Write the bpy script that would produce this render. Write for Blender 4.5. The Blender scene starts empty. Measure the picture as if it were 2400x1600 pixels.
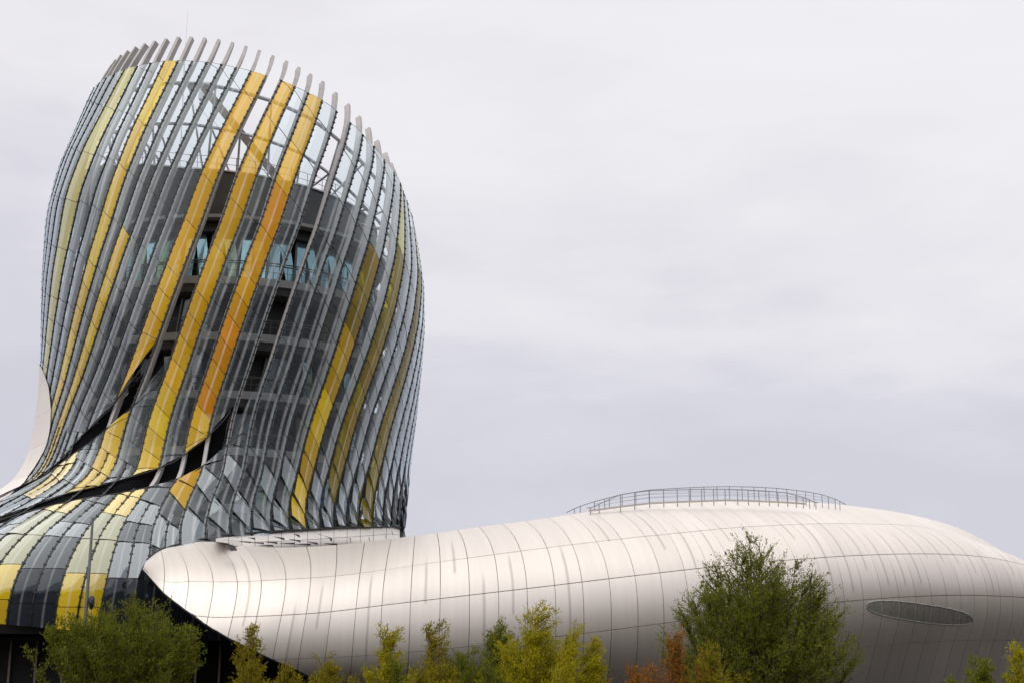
import bpy, math, random
import numpy as np
from mathutils import Vector

random.seed(7)
rng = np.random.default_rng(7)
R = math.radians
SC = bpy.context.scene
COL = SC.collection

# ------------------------------------------------------------------ camera
PITCH = R(14.4)
CAM_H = 1.7
FPX = 3333.3
cam_d = bpy.data.cameras.new('camera')
cam_d.sensor_width = 36.0
cam_d.lens = 50.0
cam_d.clip_end = 6000
cam_d.clip_start = 0.5
cam = bpy.data.objects.new('camera', cam_d)
COL.objects.link(cam)
cam.location = (0, 0, CAM_H)
cam.rotation_euler = (R(90) + PITCH, 0, 0)
SC.camera = cam

# ------------------------------------------------------------------ world: overcast daylight
SUN_EL, SUN_AZ = R(55), R(-150)          # azimuth from +Y, clockwise; behind the camera, left
world = bpy.data.worlds.new('World')
SC.world = world
world.use_nodes = True
nt = world.node_tree
for n in list(nt.nodes):
    nt.nodes.remove(n)
N, L = nt.nodes.new, nt.links.new
out = N('ShaderNodeOutputWorld')
bg_sky = N('ShaderNodeBackground')
bg_cloud = N('ShaderNodeBackground')
mixs = N('ShaderNodeMixShader')
sky = N('ShaderNodeTexSky')
sky.sky_type = 'NISHITA'
sky.sun_disc = False
sky.sun_elevation = SUN_EL
sky.sun_rotation = SUN_AZ
L(sky.outputs[0], bg_sky.inputs[0])
bg_sky.inputs[1].default_value = 0.08
tc = N('ShaderNodeTexCoord')
sep = N('ShaderNodeSeparateXYZ')
L(tc.outputs['Generated'], sep.inputs[0])
mp = N('ShaderNodeMapping')
mp.inputs['Scale'].default_value = (1.0, 1.0, 3.2)
mp.inputs['Location'].default_value = (0.37, 0.1, 0.45)
L(tc.outputs['Generated'], mp.inputs[0])
nz = N('ShaderNodeTexNoise')
nz.inputs['Scale'].default_value = 2.6
nz.inputs['Detail'].default_value = 5.0
nz.inputs['Roughness'].default_value = 0.5
nz.inputs['Distortion'].default_value = 0.3
L(mp.outputs[0], nz.inputs['Vector'])
# elevation + cloud noise -> cloud luminance
mad = N('ShaderNodeMath'); mad.operation = 'MULTIPLY_ADD'
L(nz.outputs['Fac'], mad.inputs[0]); mad.inputs[1].default_value = 0.56
nz2 = N('ShaderNodeTexNoise')
nz2.inputs['Scale'].default_value = 9.0; nz2.inputs['Detail'].default_value = 6.0; nz2.inputs['Roughness'].default_value = 0.55
L(mp.outputs[0], nz2.inputs['Vector'])
mad2 = N('ShaderNodeMath'); mad2.operation = 'MULTIPLY_ADD'
L(nz2.outputs['Fac'], mad2.inputs[0]); mad2.inputs[1].default_value = 0.17
L(sep.outputs['Z'], mad2.inputs[2])
L(mad2.outputs[0], mad.inputs[2])
ramp = N('ShaderNodeValToRGB')
cr = ramp.color_ramp
cr.interpolation = 'LINEAR'
cr.elements[0].position = 0.27
cr.elements[0].color = (0.57, 0.58, 0.66, 1)
cr.elements[1].position = 0.50
cr.elements[1].color = (0.635, 0.63, 0.70, 1)
for p_, c_ in ((0.59, (0.69, 0.68, 0.75, 1)), (0.68, (0.79, 0.775, 0.82, 1)), (0.80, (0.86, 0.845, 0.875, 1)), (0.92, (0.89, 0.875, 0.90, 1)), (1.0, (0.96, 0.945, 0.955, 1))):
    e = cr.elements.new(p_); e.color = c_
L(mad.outputs[0], ramp.inputs[0])
L(ramp.outputs[0], bg_cloud.inputs[0])
bg_cloud.inputs[1].default_value = 0.755
mixs.inputs[0].default_value = 0.96
L(bg_sky.outputs[0], mixs.inputs[1])
L(bg_cloud.outputs[0], mixs.inputs[2])
L(mixs.outputs[0], out.inputs[0])

sun_d = bpy.data.lights.new('sun', 'SUN')
sun_d.energy = 1.5
sun_d.angle = R(100)
sun_d.color = (1.0, 0.96, 0.9)
sun = bpy.data.objects.new('sun', sun_d)
COL.objects.link(sun)
sdir = Vector((math.sin(SUN_AZ) * math.cos(SUN_EL), math.cos(SUN_AZ) * math.cos(SUN_EL), math.sin(SUN_EL)))
sun.rotation_euler = sdir.to_track_quat('Z', 'Y').to_euler()
sun.location = (0, 0, 100)

vs = SC.view_settings
vs.view_transform = 'Standard'
vs.look = 'None'
vs.exposure = 0.45
vs.gamma = 1.0
vs.use_curve_mapping = False
SC.cycles.max_bounces = 10
SC.cycles.transparent_max_bounces = 24
SC.cycles.transmission_bounces = 6

# ------------------------------------------------------------------ camera <-> world helpers (photo pixels, 2400 x 1600)
CP, SP = math.cos(PITCH), math.sin(PITCH)

def ray(px, py):
    u = (px - 1200.0) / FPX
    v = (800.0 - py) / FPX
    return np.array([u, CP - v * SP, SP + v * CP])

def at(px, py, Y):
    d = ray(px, py)
    t = Y / d[1]
    return np.array([d[0] * t, Y, CAM_H + d[2] * t])

def proj(P):
    P = np.asarray(P, float)
    x, y, z = P[..., 0], P[..., 1], P[..., 2] - CAM_H
    d = y * CP + z * SP
    v = -y * SP + z * CP
    return 1200 + FPX * x / d, 800 - FPX * v / d

def spline(xs, ys, xq):
    """natural cubic spline, linear extrapolation"""
    xs = np.asarray(xs, float); ys = np.asarray(ys, float); xq = np.asarray(xq, float)
    n = len(xs)
    h = np.diff(xs)
    A = np.zeros((n, n)); b = np.zeros((n,) + ys.shape[1:])
    A[0, 0] = A[-1, -1] = 1
    for i in range(1, n - 1):
        A[i, i - 1] = h[i - 1]; A[i, i] = 2 * (h[i - 1] + h[i]); A[i, i + 1] = h[i]
        b[i] = 6 * ((ys[i + 1] - ys[i]) / h[i] - (ys[i] - ys[i - 1]) / h[i - 1])
    m = np.linalg.solve(A, b)
    i = np.clip(np.searchsorted(xs, xq) - 1, 0, n - 2)
    xc = np.clip(xq, xs[0], xs[-1])
    hh = h[i]; a = (xs[i + 1] - xc); c = (xc - xs[i])
    if ys.ndim > 1:
        hh = hh[..., None]; a = a[..., None]; c = c[..., None]
    val = (m[i] * a ** 3 + m[i + 1] * c ** 3) / (6 * hh) + (ys[i] / hh - m[i] * hh / 6) * a + (ys[i + 1] / hh - m[i + 1] * hh / 6) * c
    s0 = (ys[1] - ys[0]) / h[0]; s1 = (ys[-1] - ys[-2]) / h[-1]
    lo = np.minimum(xq - xs[0], 0); hi = np.maximum(xq - xs[-1], 0)
    if ys.ndim > 1:
        lo = lo[..., None]; hi = hi[..., None]
    return val + lo * s0 + hi * s1

# ------------------------------------------------------------------ object helpers
def tag(o, label=None, cat=None, group=None, kind=None):
    if label: o['label'] = label
    if cat: o['category'] = cat
    if group: o['group'] = group
    if kind: o['kind'] = kind
    return o

def empty(name, loc=(0, 0, 0)):
    o = bpy.data.objects.new(name, None)
    COL.objects.link(o)
    o.location = loc
    return o

class MB:
    """collects geometry for one mesh"""
    def __init__(self):
        self.v = []; self.f = []; self.n = 0; self.uv = {}; self.mi = []
    def add(self, verts, faces, mi=0):
        b = self.n
        self.v.extend([tuple(map(float, p)) for p in verts])
        self.n += len(verts)
        for f in faces:
            self.f.append(tuple(b + i for i in f))
            self.mi.append(mi)
        return b
    def grid(self, P, mi=0, close_u=False, flip=False):
        P = np.asarray(P, float)
        nu, nv = P.shape[:2]
        faces = []
        for i in range(nu - (0 if close_u else 1)):
            for j in range(nv - 1):
                a, b = i * nv + j, ((i + 1) % nu) * nv + j
                q = (a, b, b + 1, a + 1)
                faces.append(q[::-1] if flip else q)
        self.add(P.reshape(-1, 3), faces, mi)
    def box(self, c, ax, ay, az, mi=0):
        c, ax, ay, az = (np.asarray(q, float) for q in (c, ax, ay, az))
        vs_ = [c + i * ax + j * ay + k * az for i in (-1, 1) for j in (-1, 1) for k in (-1, 1)]
        self.add(vs_, [(0, 1, 3, 2), (4, 6, 7, 5), (0, 4, 5, 1), (2, 3, 7, 6), (0, 2, 6, 4), (1, 5, 7, 3)], mi)
    def sweep(self, pts, sides, ups, hw, hh, mi=0):
        """box section swept along pts; hw, hh half sizes along sides / ups"""
        pts, sides, ups = (np.asarray(q, float) for q in (pts, sides, ups))
        n = len(pts)
        hw = np.broadcast_to(np.asarray(hw, float), (n,))[:, None]
        hh = np.broadcast_to(np.asarray(hh, float), (n,))[:, None]
        ring = np.stack([pts - sides * hw - ups * hh, pts + sides * hw - ups * hh,
                         pts + sides * hw + ups * hh, pts - sides * hw + ups * hh], 1)
        faces = []
        for i in range(n - 1):
            for j in range(4):
                a, b = i * 4 + j, i * 4 + (j + 1) % 4
                faces.append((a, b, b + 4, a + 4))
        faces.append((3, 2, 1, 0)); e_ = (n - 1) * 4
        faces.append((e_, e_ + 1, e_ + 2, e_ + 3))
        self.add(ring.reshape(-1, 3), faces, mi)
    def tube(self, pts, r, seg=6, mi=0, r2=None):
        pts = [Vector(p) for p in pts]
        n = len(pts)
        vs_, fs = [], []
        for i, p in enumerate(pts):
            t = (pts[min(i + 1, n - 1)] - pts[max(i - 1, 0)])
            t = t.normalized() if t.length > 1e-9 else Vector((0, 0, 1))
            ref = Vector((0, 0, 1)) if abs(t.z) < 0.95 else Vector((1, 0, 0))
            a = t.cross(ref).normalized(); b = t.cross(a)
            rr = r if r2 is None else r + (r2 - r) * i / max(n - 1, 1)
            for k in range(seg):
                an = 2 * math.pi * k / seg
                vs_.append(p + a * (rr * math.cos(an)) + b * (rr * math.sin(an)))
        for i in range(n - 1):
            for k in range(seg):
                a, b = i * seg + k, i * seg + (k + 1) % seg
                fs.append((a, a + seg, b + seg, b))
        fs.append(tuple(range(seg))); fs.append(tuple(range((n - 1) * seg, n * seg))[::-1])
        self.add(vs_, fs, mi)
    def build(self, name, mat, parent=None, smooth=False, uv=None, normals=None):
        me = bpy.data.meshes.new(name)
        me.from_pydata(self.v, [], self.f)
        mats = mat if isinstance(mat, (list, tuple)) else [mat]
        for m in mats: me.materials.append(m)
        if len(mats) > 1:
            me.polygons.foreach_set('material_index', self.mi)
        if uv is not None:
            lay = me.uv_layers.new(name='UVMap')
            idx = np.empty(len(me.loops), dtype=np.int32)
            me.loops.foreach_get('vertex_index', idx)
            lay.data.foreach_set('uv', np.asarray(uv, float)[idx].ravel())
        if smooth:
            me.polygons.foreach_set('use_smooth', [True] * len(me.polygons))
        me.update()
        if normals is not None:
            me.normals_split_custom_set_from_vertices([tuple(q) for q in normals])
        o = bpy.data.objects.new(name, me)
        COL.objects.link(o)
        if parent: o.parent = parent
        return o

# ------------------------------------------------------------------ materials
def mat(name, col, rough=0.5, metal=0.0, noise=0.0, nscale=3.0, spec=0.5, bump=0.0):
    m = bpy.data.materials.new(name); m.use_nodes = True
    t = m.node_tree; b = t.nodes['Principled BSDF']
    b.inputs['Base Color'].default_value = (*col, 1)
    b.inputs['Roughness'].default_value = rough
    b.inputs['Metallic'].default_value = metal
    b.inputs['Specular IOR Level'].default_value = spec
    if noise > 0:
        tcx = t.nodes.new('ShaderNodeTexCoord')
        nx = t.nodes.new('ShaderNodeTexNoise')
        nx.inputs['Scale'].default_value = nscale; nx.inputs['Detail'].default_value = 6
        t.links.new(tcx.outputs['Object'], nx.inputs['Vector'])
        rp = t.nodes.new('ShaderNodeMapRange')
        rp.inputs['From Min'].default_value = 0.25; rp.inputs['From Max'].default_value = 0.75
        rp.inputs['To Min'].default_value = 1 - noise; rp.inputs['To Max'].default_value = 1 + noise
        t.links.new(nx.outputs['Fac'], rp.inputs['Value'])
        mx = t.nodes.new('ShaderNodeVectorMath'); mx.operation = 'SCALE'
        mx.inputs[0].default_value = col
        t.links.new(rp.outputs[0], mx.inputs['Scale'])
        t.links.new(mx.outputs[0], b.inputs['Base Color'])
        if bump > 0:
            bp = t.nodes.new('ShaderNodeBump'); bp.inputs['Strength'].default_value = bump
            t.links.new(nx.outputs['Fac'], bp.inputs['Height'])
            t.links.new(bp.outputs[0], b.inputs['Normal'])
    return m

def glass_mat(name, tint, film, film_amt, refl_lo, rough=0.03, streak=0.22, streak_w=0.055, refl_hi=0.95, hue=0.006):
    """thin pane: tinted see-through + printed / body colour film + mirror reflection, with a frosted band down its middle (UV x)"""
    m = bpy.data.materials.new(name); m.use_nodes = True
    t = m.node_tree
    for n in list(t.nodes): t.nodes.remove(n)
    NN, LL = t.nodes.new, t.links.new
    o = NN('ShaderNodeOutputMaterial')
    tr = NN('ShaderNodeBsdfTransparent'); tr.inputs[0].default_value = (*tint, 1)
    di = NN('ShaderNodeBsdfDiffuse')
    oi = NN('ShaderNodeObjectInfo')
    hs = NN('ShaderNodeHueSaturation'); hs.inputs['Color'].default_value = (*film, 1)
    mr = NN('ShaderNodeMapRange'); mr.inputs['To Min'].default_value = 0.82; mr.inputs['To Max'].default_value = 1.08
    LL(oi.outputs['Random'], mr.inputs['Value']); LL(mr.outputs[0], hs.inputs['Value'])
    wnh = NN('ShaderNodeTexWhiteNoise'); wnh.noise_dimensions = '1D'; LL(oi.outputs['Random'], wnh.inputs['W'])
    mrh = NN('ShaderNodeMapRange'); mrh.inputs['To Min'].default_value = 0.5 - hue; mrh.inputs['To Max'].default_value = 0.5 + hue; LL(wnh.outputs['Value'], mrh.inputs['Value']); LL(mrh.outputs[0], hs.inputs['Hue'])
    LL(hs.outputs[0], di.inputs[0])
    tl = NN('ShaderNodeBsdfTranslucent'); LL(hs.outputs[0], tl.inputs[0])
    m0 = NN('ShaderNodeMixShader'); m0.inputs[0].default_value = 0.25; LL(di.outputs[0], m0.inputs[1]); LL(tl.outputs[0], m0.inputs[2])
    m1 = NN('ShaderNodeMixShader'); m1.inputs[0].default_value = film_amt
    LL(tr.outputs[0], m1.inputs[1]); LL(m0.outputs[0], m1.inputs[2])
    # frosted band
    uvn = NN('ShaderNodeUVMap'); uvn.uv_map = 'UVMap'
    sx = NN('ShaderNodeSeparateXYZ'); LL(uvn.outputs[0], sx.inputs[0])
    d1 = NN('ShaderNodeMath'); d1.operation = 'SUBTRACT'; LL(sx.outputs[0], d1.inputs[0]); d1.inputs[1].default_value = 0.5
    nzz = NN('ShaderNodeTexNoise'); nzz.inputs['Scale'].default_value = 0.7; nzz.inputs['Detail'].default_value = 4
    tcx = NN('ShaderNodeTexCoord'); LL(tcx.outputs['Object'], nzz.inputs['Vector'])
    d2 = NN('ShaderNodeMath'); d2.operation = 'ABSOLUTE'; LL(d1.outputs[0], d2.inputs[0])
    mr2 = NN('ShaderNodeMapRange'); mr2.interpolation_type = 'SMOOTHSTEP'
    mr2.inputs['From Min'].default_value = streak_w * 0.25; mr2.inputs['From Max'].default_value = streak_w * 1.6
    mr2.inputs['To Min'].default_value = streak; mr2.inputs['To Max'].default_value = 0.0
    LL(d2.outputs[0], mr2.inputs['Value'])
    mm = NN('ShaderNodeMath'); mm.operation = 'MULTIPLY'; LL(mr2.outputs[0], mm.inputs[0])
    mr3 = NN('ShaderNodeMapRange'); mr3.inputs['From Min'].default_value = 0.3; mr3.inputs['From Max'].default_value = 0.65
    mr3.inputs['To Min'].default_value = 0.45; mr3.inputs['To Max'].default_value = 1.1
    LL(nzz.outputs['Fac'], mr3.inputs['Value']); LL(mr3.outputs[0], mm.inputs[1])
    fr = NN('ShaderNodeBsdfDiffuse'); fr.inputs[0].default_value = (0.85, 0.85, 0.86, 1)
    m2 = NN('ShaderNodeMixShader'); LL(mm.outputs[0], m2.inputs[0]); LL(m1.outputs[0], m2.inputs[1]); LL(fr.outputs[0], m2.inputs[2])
    gl = NN('ShaderNodeBsdfGlossy'); gl.inputs['Roughness'].default_value = rough
    gl.inputs[0].default_value = (0.86, 0.94, 1.0, 1)
    lw = NN('ShaderNodeLayerWeight'); lw.inputs['Blend'].default_value = 0.5
    pw_ = NN('ShaderNodeMath'); pw_.operation = 'POWER'; LL(lw.outputs['Facing'], pw_.inputs[0]); pw_.inputs[1].default_value = 2.1
    mr4 = NN('ShaderNodeMapRange'); mr4.inputs['To Min'].default_value = refl_lo; mr4.inputs['To Max'].default_value = refl_hi
    LL(pw_.outputs[0], mr4.inputs['Value'])
    m3 = NN('ShaderNodeMixShader'); LL(mr4.outputs[0], m3.inputs[0]); LL(m2.outputs[0], m3.inputs[1]); LL(gl.outputs[0], m3.inputs[2])
    LL(m3.outputs[0], o.inputs[0])
    return m

M_RIB = mat('rib_paint', (0.45, 0.425, 0.42), 0.55, 0, 0.14, 1.3)
M_GASKET = mat('black_gasket', (0.012, 0.013, 0.016), 0.45)
M_STEEL = mat('white_steel', (0.52, 0.53, 0.56), 0.4, 0.2, 0.08, 2)
M_DARKSTEEL = mat('dark_steel', (0.10, 0.10, 0.105), 0.5, 0.2, 0.2, 1)
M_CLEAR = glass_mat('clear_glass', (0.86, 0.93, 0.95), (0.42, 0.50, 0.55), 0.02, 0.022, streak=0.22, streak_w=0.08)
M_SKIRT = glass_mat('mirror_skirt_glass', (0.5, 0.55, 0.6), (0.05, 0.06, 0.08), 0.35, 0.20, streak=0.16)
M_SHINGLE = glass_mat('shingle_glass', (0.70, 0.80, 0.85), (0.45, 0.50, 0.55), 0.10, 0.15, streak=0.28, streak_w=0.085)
M_SKIRTDIMREFL = glass_mat('dark_skirt_glass', (0.4, 0.45, 0.5), (0.05, 0.06, 0.08), 0.35, 0.09, streak=0.2, refl_hi=0.8)  # duller copy of the skirt glass for the dark cells of an imitated reflection
M_SKIRTOLIVEREFL = glass_mat('mirror_skirt_olive', (0.6, 0.6, 0.3), (0.52, 0.46, 0.10), 0.55, 0.16, streak=0.2)  # gold skirt glass with dull olive reflections put into its film colour
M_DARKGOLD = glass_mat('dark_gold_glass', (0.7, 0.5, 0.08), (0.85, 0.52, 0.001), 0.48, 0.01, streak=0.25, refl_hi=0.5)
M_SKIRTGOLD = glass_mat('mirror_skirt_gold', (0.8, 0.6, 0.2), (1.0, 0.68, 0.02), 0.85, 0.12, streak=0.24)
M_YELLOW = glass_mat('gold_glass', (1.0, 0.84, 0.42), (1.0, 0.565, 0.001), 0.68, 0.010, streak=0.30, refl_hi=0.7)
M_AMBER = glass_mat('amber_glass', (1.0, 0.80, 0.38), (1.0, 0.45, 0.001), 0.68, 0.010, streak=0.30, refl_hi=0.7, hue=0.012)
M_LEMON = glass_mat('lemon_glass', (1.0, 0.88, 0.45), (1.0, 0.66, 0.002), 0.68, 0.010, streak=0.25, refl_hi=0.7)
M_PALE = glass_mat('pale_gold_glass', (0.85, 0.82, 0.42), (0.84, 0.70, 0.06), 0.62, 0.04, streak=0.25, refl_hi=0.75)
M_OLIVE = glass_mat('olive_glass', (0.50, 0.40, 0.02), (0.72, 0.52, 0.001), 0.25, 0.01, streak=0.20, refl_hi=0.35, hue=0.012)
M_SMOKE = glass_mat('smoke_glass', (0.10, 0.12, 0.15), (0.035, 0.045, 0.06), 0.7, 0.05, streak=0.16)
M_WINDOW = mat('teal_window', (0.22, 0.38, 0.45), 0.12, 0.5, 0.35, 0.35, 0.9)
M_WINDOW2 = mat('dim_window', (0.03, 0.05, 0.058), 0.1, 0.0, 0.4, 0.35, 0.7)
M_PARAPET = mat('grey_parapet', (0.26, 0.34, 0.37), 0.42, 0.25, 0.12, 0.8)
M_SLIT = mat('slit_black', (0.004, 0.004, 0.005), 0.95, spec=0.1)
M_SLAB = mat('concrete_slab', (0.24, 0.24, 0.245), 0.7, 0, 0.15, 0.9)
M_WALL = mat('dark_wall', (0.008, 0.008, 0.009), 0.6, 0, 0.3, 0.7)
M_VOID = mat('ground_floor_wall', (0.016, 0.016, 0.017), 0.5, 0, 0.3, 0.4)
M_BEAM = mat('rust_beam', (0.13, 0.095, 0.08), 0.6, 0, 0.25, 1.0)
M_COLLAR = mat('collar_white', (0.62, 0.585, 0.56), 0.5, 0.1, 0.06, 0.7)

def cladding_mat():
    m = bpy.data.materials.new('satin_cladding'); m.use_nodes = True
    t = m.node_tree; b = t.nodes['Principled BSDF']
    NN, LL = t.nodes.new, t.links.new
    b.inputs['Metallic'].default_value = 0.46
    b.inputs['Roughness'].default_value = 0.46
    uvn = NN('ShaderNodeUVMap'); uvn.uv_map = 'UVMap'
    sx = NN('ShaderNodeSeparateXYZ'); LL(uvn.outputs[0], sx.inputs[0])
    # wandering dirt runs: one soft line down the middle of some panels
    fl = NN('ShaderNodeMath'); fl.operation = 'FLOOR'; LL(sx.outputs[0], fl.inputs[0])
    fc = NN('ShaderNodeMath'); fc.operation = 'FRACT'; LL(sx.outputs[0], fc.inputs[0])
    wn = NN('ShaderNodeTexWhiteNoise'); wn.noise_dimensions = '1D'; LL(fl.outputs[0], wn.inputs['W'])
    sc_ = NN('ShaderNodeSeparateColor'); LL(wn.outputs['Color'], sc_.inputs[0])
    ns = NN('ShaderNodeTexNoise'); ns.noise_dimensions = '2D'; ns.inputs['Scale'].default_value = 1.0; ns.inputs['Detail'].default_value = 4
    mpp = NN('ShaderNodeMapping'); mpp.inputs['Scale'].default_value = (3.0, 1.2, 1); LL(uvn.outputs[0], mpp.inputs[0]); LL(mpp.outputs[0], ns.inputs['Vector'])
    off = NN('ShaderNodeMath'); off.operation = 'MULTIPLY_ADD'; LL(ns.outputs['Fac'], off.inputs[0]); off.inputs[1].default_value = 0.05; LL(fc.outputs[0], off.inputs[2])
    ds = NN('ShaderNodeMath'); ds.operation = 'SUBTRACT'; LL(off.outputs[0], ds.inputs[0]); ds.inputs[1].default_value = 0.53
    ab = NN('ShaderNodeMath'); ab.operation = 'ABSOLUTE'; LL(ds.outputs[0], ab.inputs[0])
    ln = NN('ShaderNodeMapRange'); ln.interpolation_type = 'SMOOTHSTEP'
    ln.inputs['From Min'].default_value = 0.015; ln.inputs['From Max'].default_value = 0.075
    ln.inputs['To Min'].default_value = 1; ln.inputs['To Max'].default_value = 0
    LL(ab.outputs[0], ln.inputs['Value'])
    # start / stop along the ring, different for every strip
    st = NN('ShaderNodeMath'); st.operation = 'MULTIPLY_ADD'; LL(sc_.outputs['Red'], st.inputs[0]); st.inputs[1].default_value = 1.6; st.inputs[2].default_value = 0.15
    en = NN('ShaderNodeMath'); en.operation = 'MULTIPLY_ADD'; LL(sc_.outputs['Green'], en.inputs[0]); en.inputs[1].default_value = 1.6; LL(st.outputs[0], en.inputs[2])
    en2 = NN('ShaderNodeMath'); en2.operation = 'ADD'; LL(en.outputs[0], en2.inputs[0]); en2.inputs[1].default_value = 0.9
    g1 = NN('ShaderNodeMath'); g1.operation = 'SUBTRACT'; LL(sx.outputs[1], g1.inputs[0]); LL(st.outputs[0], g1.inputs[1])
    s1 = NN('ShaderNodeMapRange'); s1.interpolation_type = 'SMOOTHSTEP'; s1.inputs['From Min'].default_value = 0; s1.inputs['From Max'].default_value = 0.5; LL(g1.outputs[0], s1.inputs['Value'])
    g2 = NN('ShaderNodeMath'); g2.operation = 'SUBTRACT'; LL(en2.outputs[0], g2.inputs[0]); LL(sx.outputs[1], g2.inputs[1])
    s2 = NN('ShaderNodeMapRange'); s2.interpolation_type = 'SMOOTHSTEP'; s2.inputs['From Min'].default_value = 0; s2.inputs['From Max'].default_value = 0.12; LL(g2.outputs[0], s2.inputs['Value'])
    p1 = NN('ShaderNodeMath'); p1.operation = 'MULTIPLY'; LL(s1.outputs[0], p1.inputs[0]); LL(s2.outputs[0], p1.inputs[1])
    # more streaks the further right (u grows)
    pr = NN('ShaderNodeMapRange'); pr.inputs['From Min'].default_value = 2; pr.inputs['From Max'].default_value = 30
    pr.inputs['To Min'].default_value = 0.45; pr.inputs['To Max'].default_value = 0.97; LL(sx.outputs[0], pr.inputs['Value'])
    gt = NN('ShaderNodeMath'); gt.operation = 'LESS_THAN'; LL(sc_.outputs['Blue'], gt.inputs[0]); LL(pr.outputs[0], gt.inputs[1])
    p2 = NN('ShaderNodeMath'); p2.operation = 'MULTIPLY'; LL(p1.outputs[0], p2.inputs[0]); LL(gt.outputs[0], p2.inputs[1])
    p3 = NN('ShaderNodeMath'); p3.operation = 'MULTIPLY'; LL(p2.outputs[0], p3.inputs[0]); LL(ln.outputs[0], p3.inputs[1])
    p4 = NN('ShaderNodeMath'); p4.operation = 'MULTIPLY'; LL(p3.outputs[0], p4.inputs[0]); p4.inputs[1].default_value = 0.40
    # broad faint runs and blotches
    n2 = NN('ShaderNodeTexNoise'); n2.noise_dimensions = '2D'; n2.inputs['Scale'].default_value = 1.0; n2.inputs['Detail'].default_value = 5
    mp2 = NN('ShaderNodeMapping'); mp2.inputs['Scale'].default_value = (4.0, 0.45, 1); LL(uvn.outputs[0], mp2.inputs[0]); LL(mp2.outputs[0], n2.inputs['Vector'])
    oi = NN('ShaderNodeObjectInfo')
    vr = NN('ShaderNodeMapRange'); vr.inputs['To Min'].default_value = 0.95; vr.inputs['To Max'].default_value = 1.03; LL(oi.outputs['Random'], vr.inputs['Value'])
    v2 = NN('ShaderNodeMapRange'); v2.inputs['From Min'].default_value = 0.3; v2.inputs['From Max'].default_value = 0.7; v2.inputs['To Min'].default_value = 0.965; v2.inputs['To Max'].default_value = 1.02; LL(n2.outputs['Fac'], v2.inputs['Value'])
    vm = NN('ShaderNodeMath'); vm.operation = 'MULTIPLY'; LL(vr.outputs[0], vm.inputs[0]); LL(v2.outputs[0], vm.inputs[1])
    bc = NN('ShaderNodeVectorMath'); bc.operation = 'SCALE'; bc.inputs[0].default_value = (0.79, 0.728, 0.675); LL(vm.outputs[0], bc.inputs['Scale'])
    mx = NN('ShaderNodeMix'); mx.data_type = 'RGBA'
    LL(p4.outputs[0], mx.inputs['Factor']); LL(bc.outputs[0], mx.inputs['A']); mx.inputs['B'].default_value = (0.22, 0.20, 0.15, 1)
    LL(mx.outputs['Result'], b.inputs['Base Color'])
    return m
M_CLAD = cladding_mat()

# ================================================================== GROUND
M_GROUND = mat('ground_soil', (0.034, 0.029, 0.02), 0.95, 0, 0.45, 0.15, 0.2)
g = MB()
gx = np.linspace(-1, 1, 21); gx = np.sign(gx) * np.abs(gx) ** 3 * 3000
gp = np.array([[(x, y, 0.0) for y in gx] for x in gx])
g.grid(gp)
tag(g.build('ground', M_GROUND), kind='structure')

# far bank: a wood behind the viewpoint (shows in the reflections)
M_WOOD = mat('wood_mass', (0.035, 0.05, 0.014), 0.9, 0, 0.5, 0.35, 0.4)
g = MB()
wr = np.random.default_rng(3)
for i in range(260):
    ang_ = wr.uniform(-1.5, 1.5); dist = wr.uniform(75, 130)
    c = np.array([dist * math.sin(ang_) * 1.5, -dist * math.cos(ang_) + 20, 0.0])
    r_ = wr.uniform(3.0, 5.5); hh_ = wr.uniform(8, 17)
    P = []
    for a_ in np.linspace(0, 2 * math.pi, 11):
        col_ = []
        for t_ in np.linspace(0, 1, 7):
            rr = r_ * math.sin(math.pi * min(t_ * 0.9 + 0.12, 1.0)) ** 0.8 * (1 + 0.25 * math.sin(a_ * 3 + i + t_ * 9))
            col_.append(c + np.array([rr * math.cos(a_), rr * math.sin(a_), hh_ * t_]))
        P.append(col_)
    g.grid(np.array(P))
tag(g.build('far_wood', M_WOOD, None, True), label='dark wood standing behind the viewpoint', kind='stuff')

# ================================================================== TOWER SKIN (horizontal oval sections)
CY0 = 112.0
rows = [(60, 312, 690), (90, 293, 720), (153, 255, 780), (200, 228, 820), (245, 204, 852), (300, 178, 888), (378, 146, 925),
        (459, 122, 954), (561, 106, 974), (663, 100, 990), (714, 99, 992), (776, 99, 992), (867, 96, 985), (969, 90, 974),
        (1050, 74, 963), (1096, 60, 958), (1129, 46, 953), (1157, 25, 949), (1185, 0, 944), (1224, -60, 939),
        (1260, -150, 937), (1300, -260, 935), (1350, -350, 932), (1400, -395, 925), (1450, -410, 915), (1500, -405, 905), (1560, -390, 895)]
def smooth(v, s):
    k = np.exp(-0.5 * (np.arange(-3 * s, 3 * s + 1) / s) ** 2); k /= k.sum()
    return np.convolve(np.pad(v, 3 * s, 'edge'), k, 'valid')
def lin_ext_smooth(v, s):
    # keep end slopes while smoothing
    base = np.linspace(v[0], v[-1], len(v))
    return smooth(v - base, s) + base
def build_sections(rw):
    zs, cxs, rxs = [], [], []
    for y, xl, xr in rw:
        a, b = at(xl, y, CY0), at(xr, y, CY0)
        zs.append(a[2]); cxs.append((a[0] + b[0]) / 2); rxs.append((b[0] - a[0]) / 2)
    zs, cxs, rxs = (np.array(q)[::-1] for q in (zs, cxs, rxs))
    zg = np.linspace(zs[0], zs[-1], 600)
    return zg, lin_ext_smooth(np.interp(zg, zs, cxs), 7), lin_ext_smooth(np.interp(zg, zs, rxs), 7)
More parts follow.
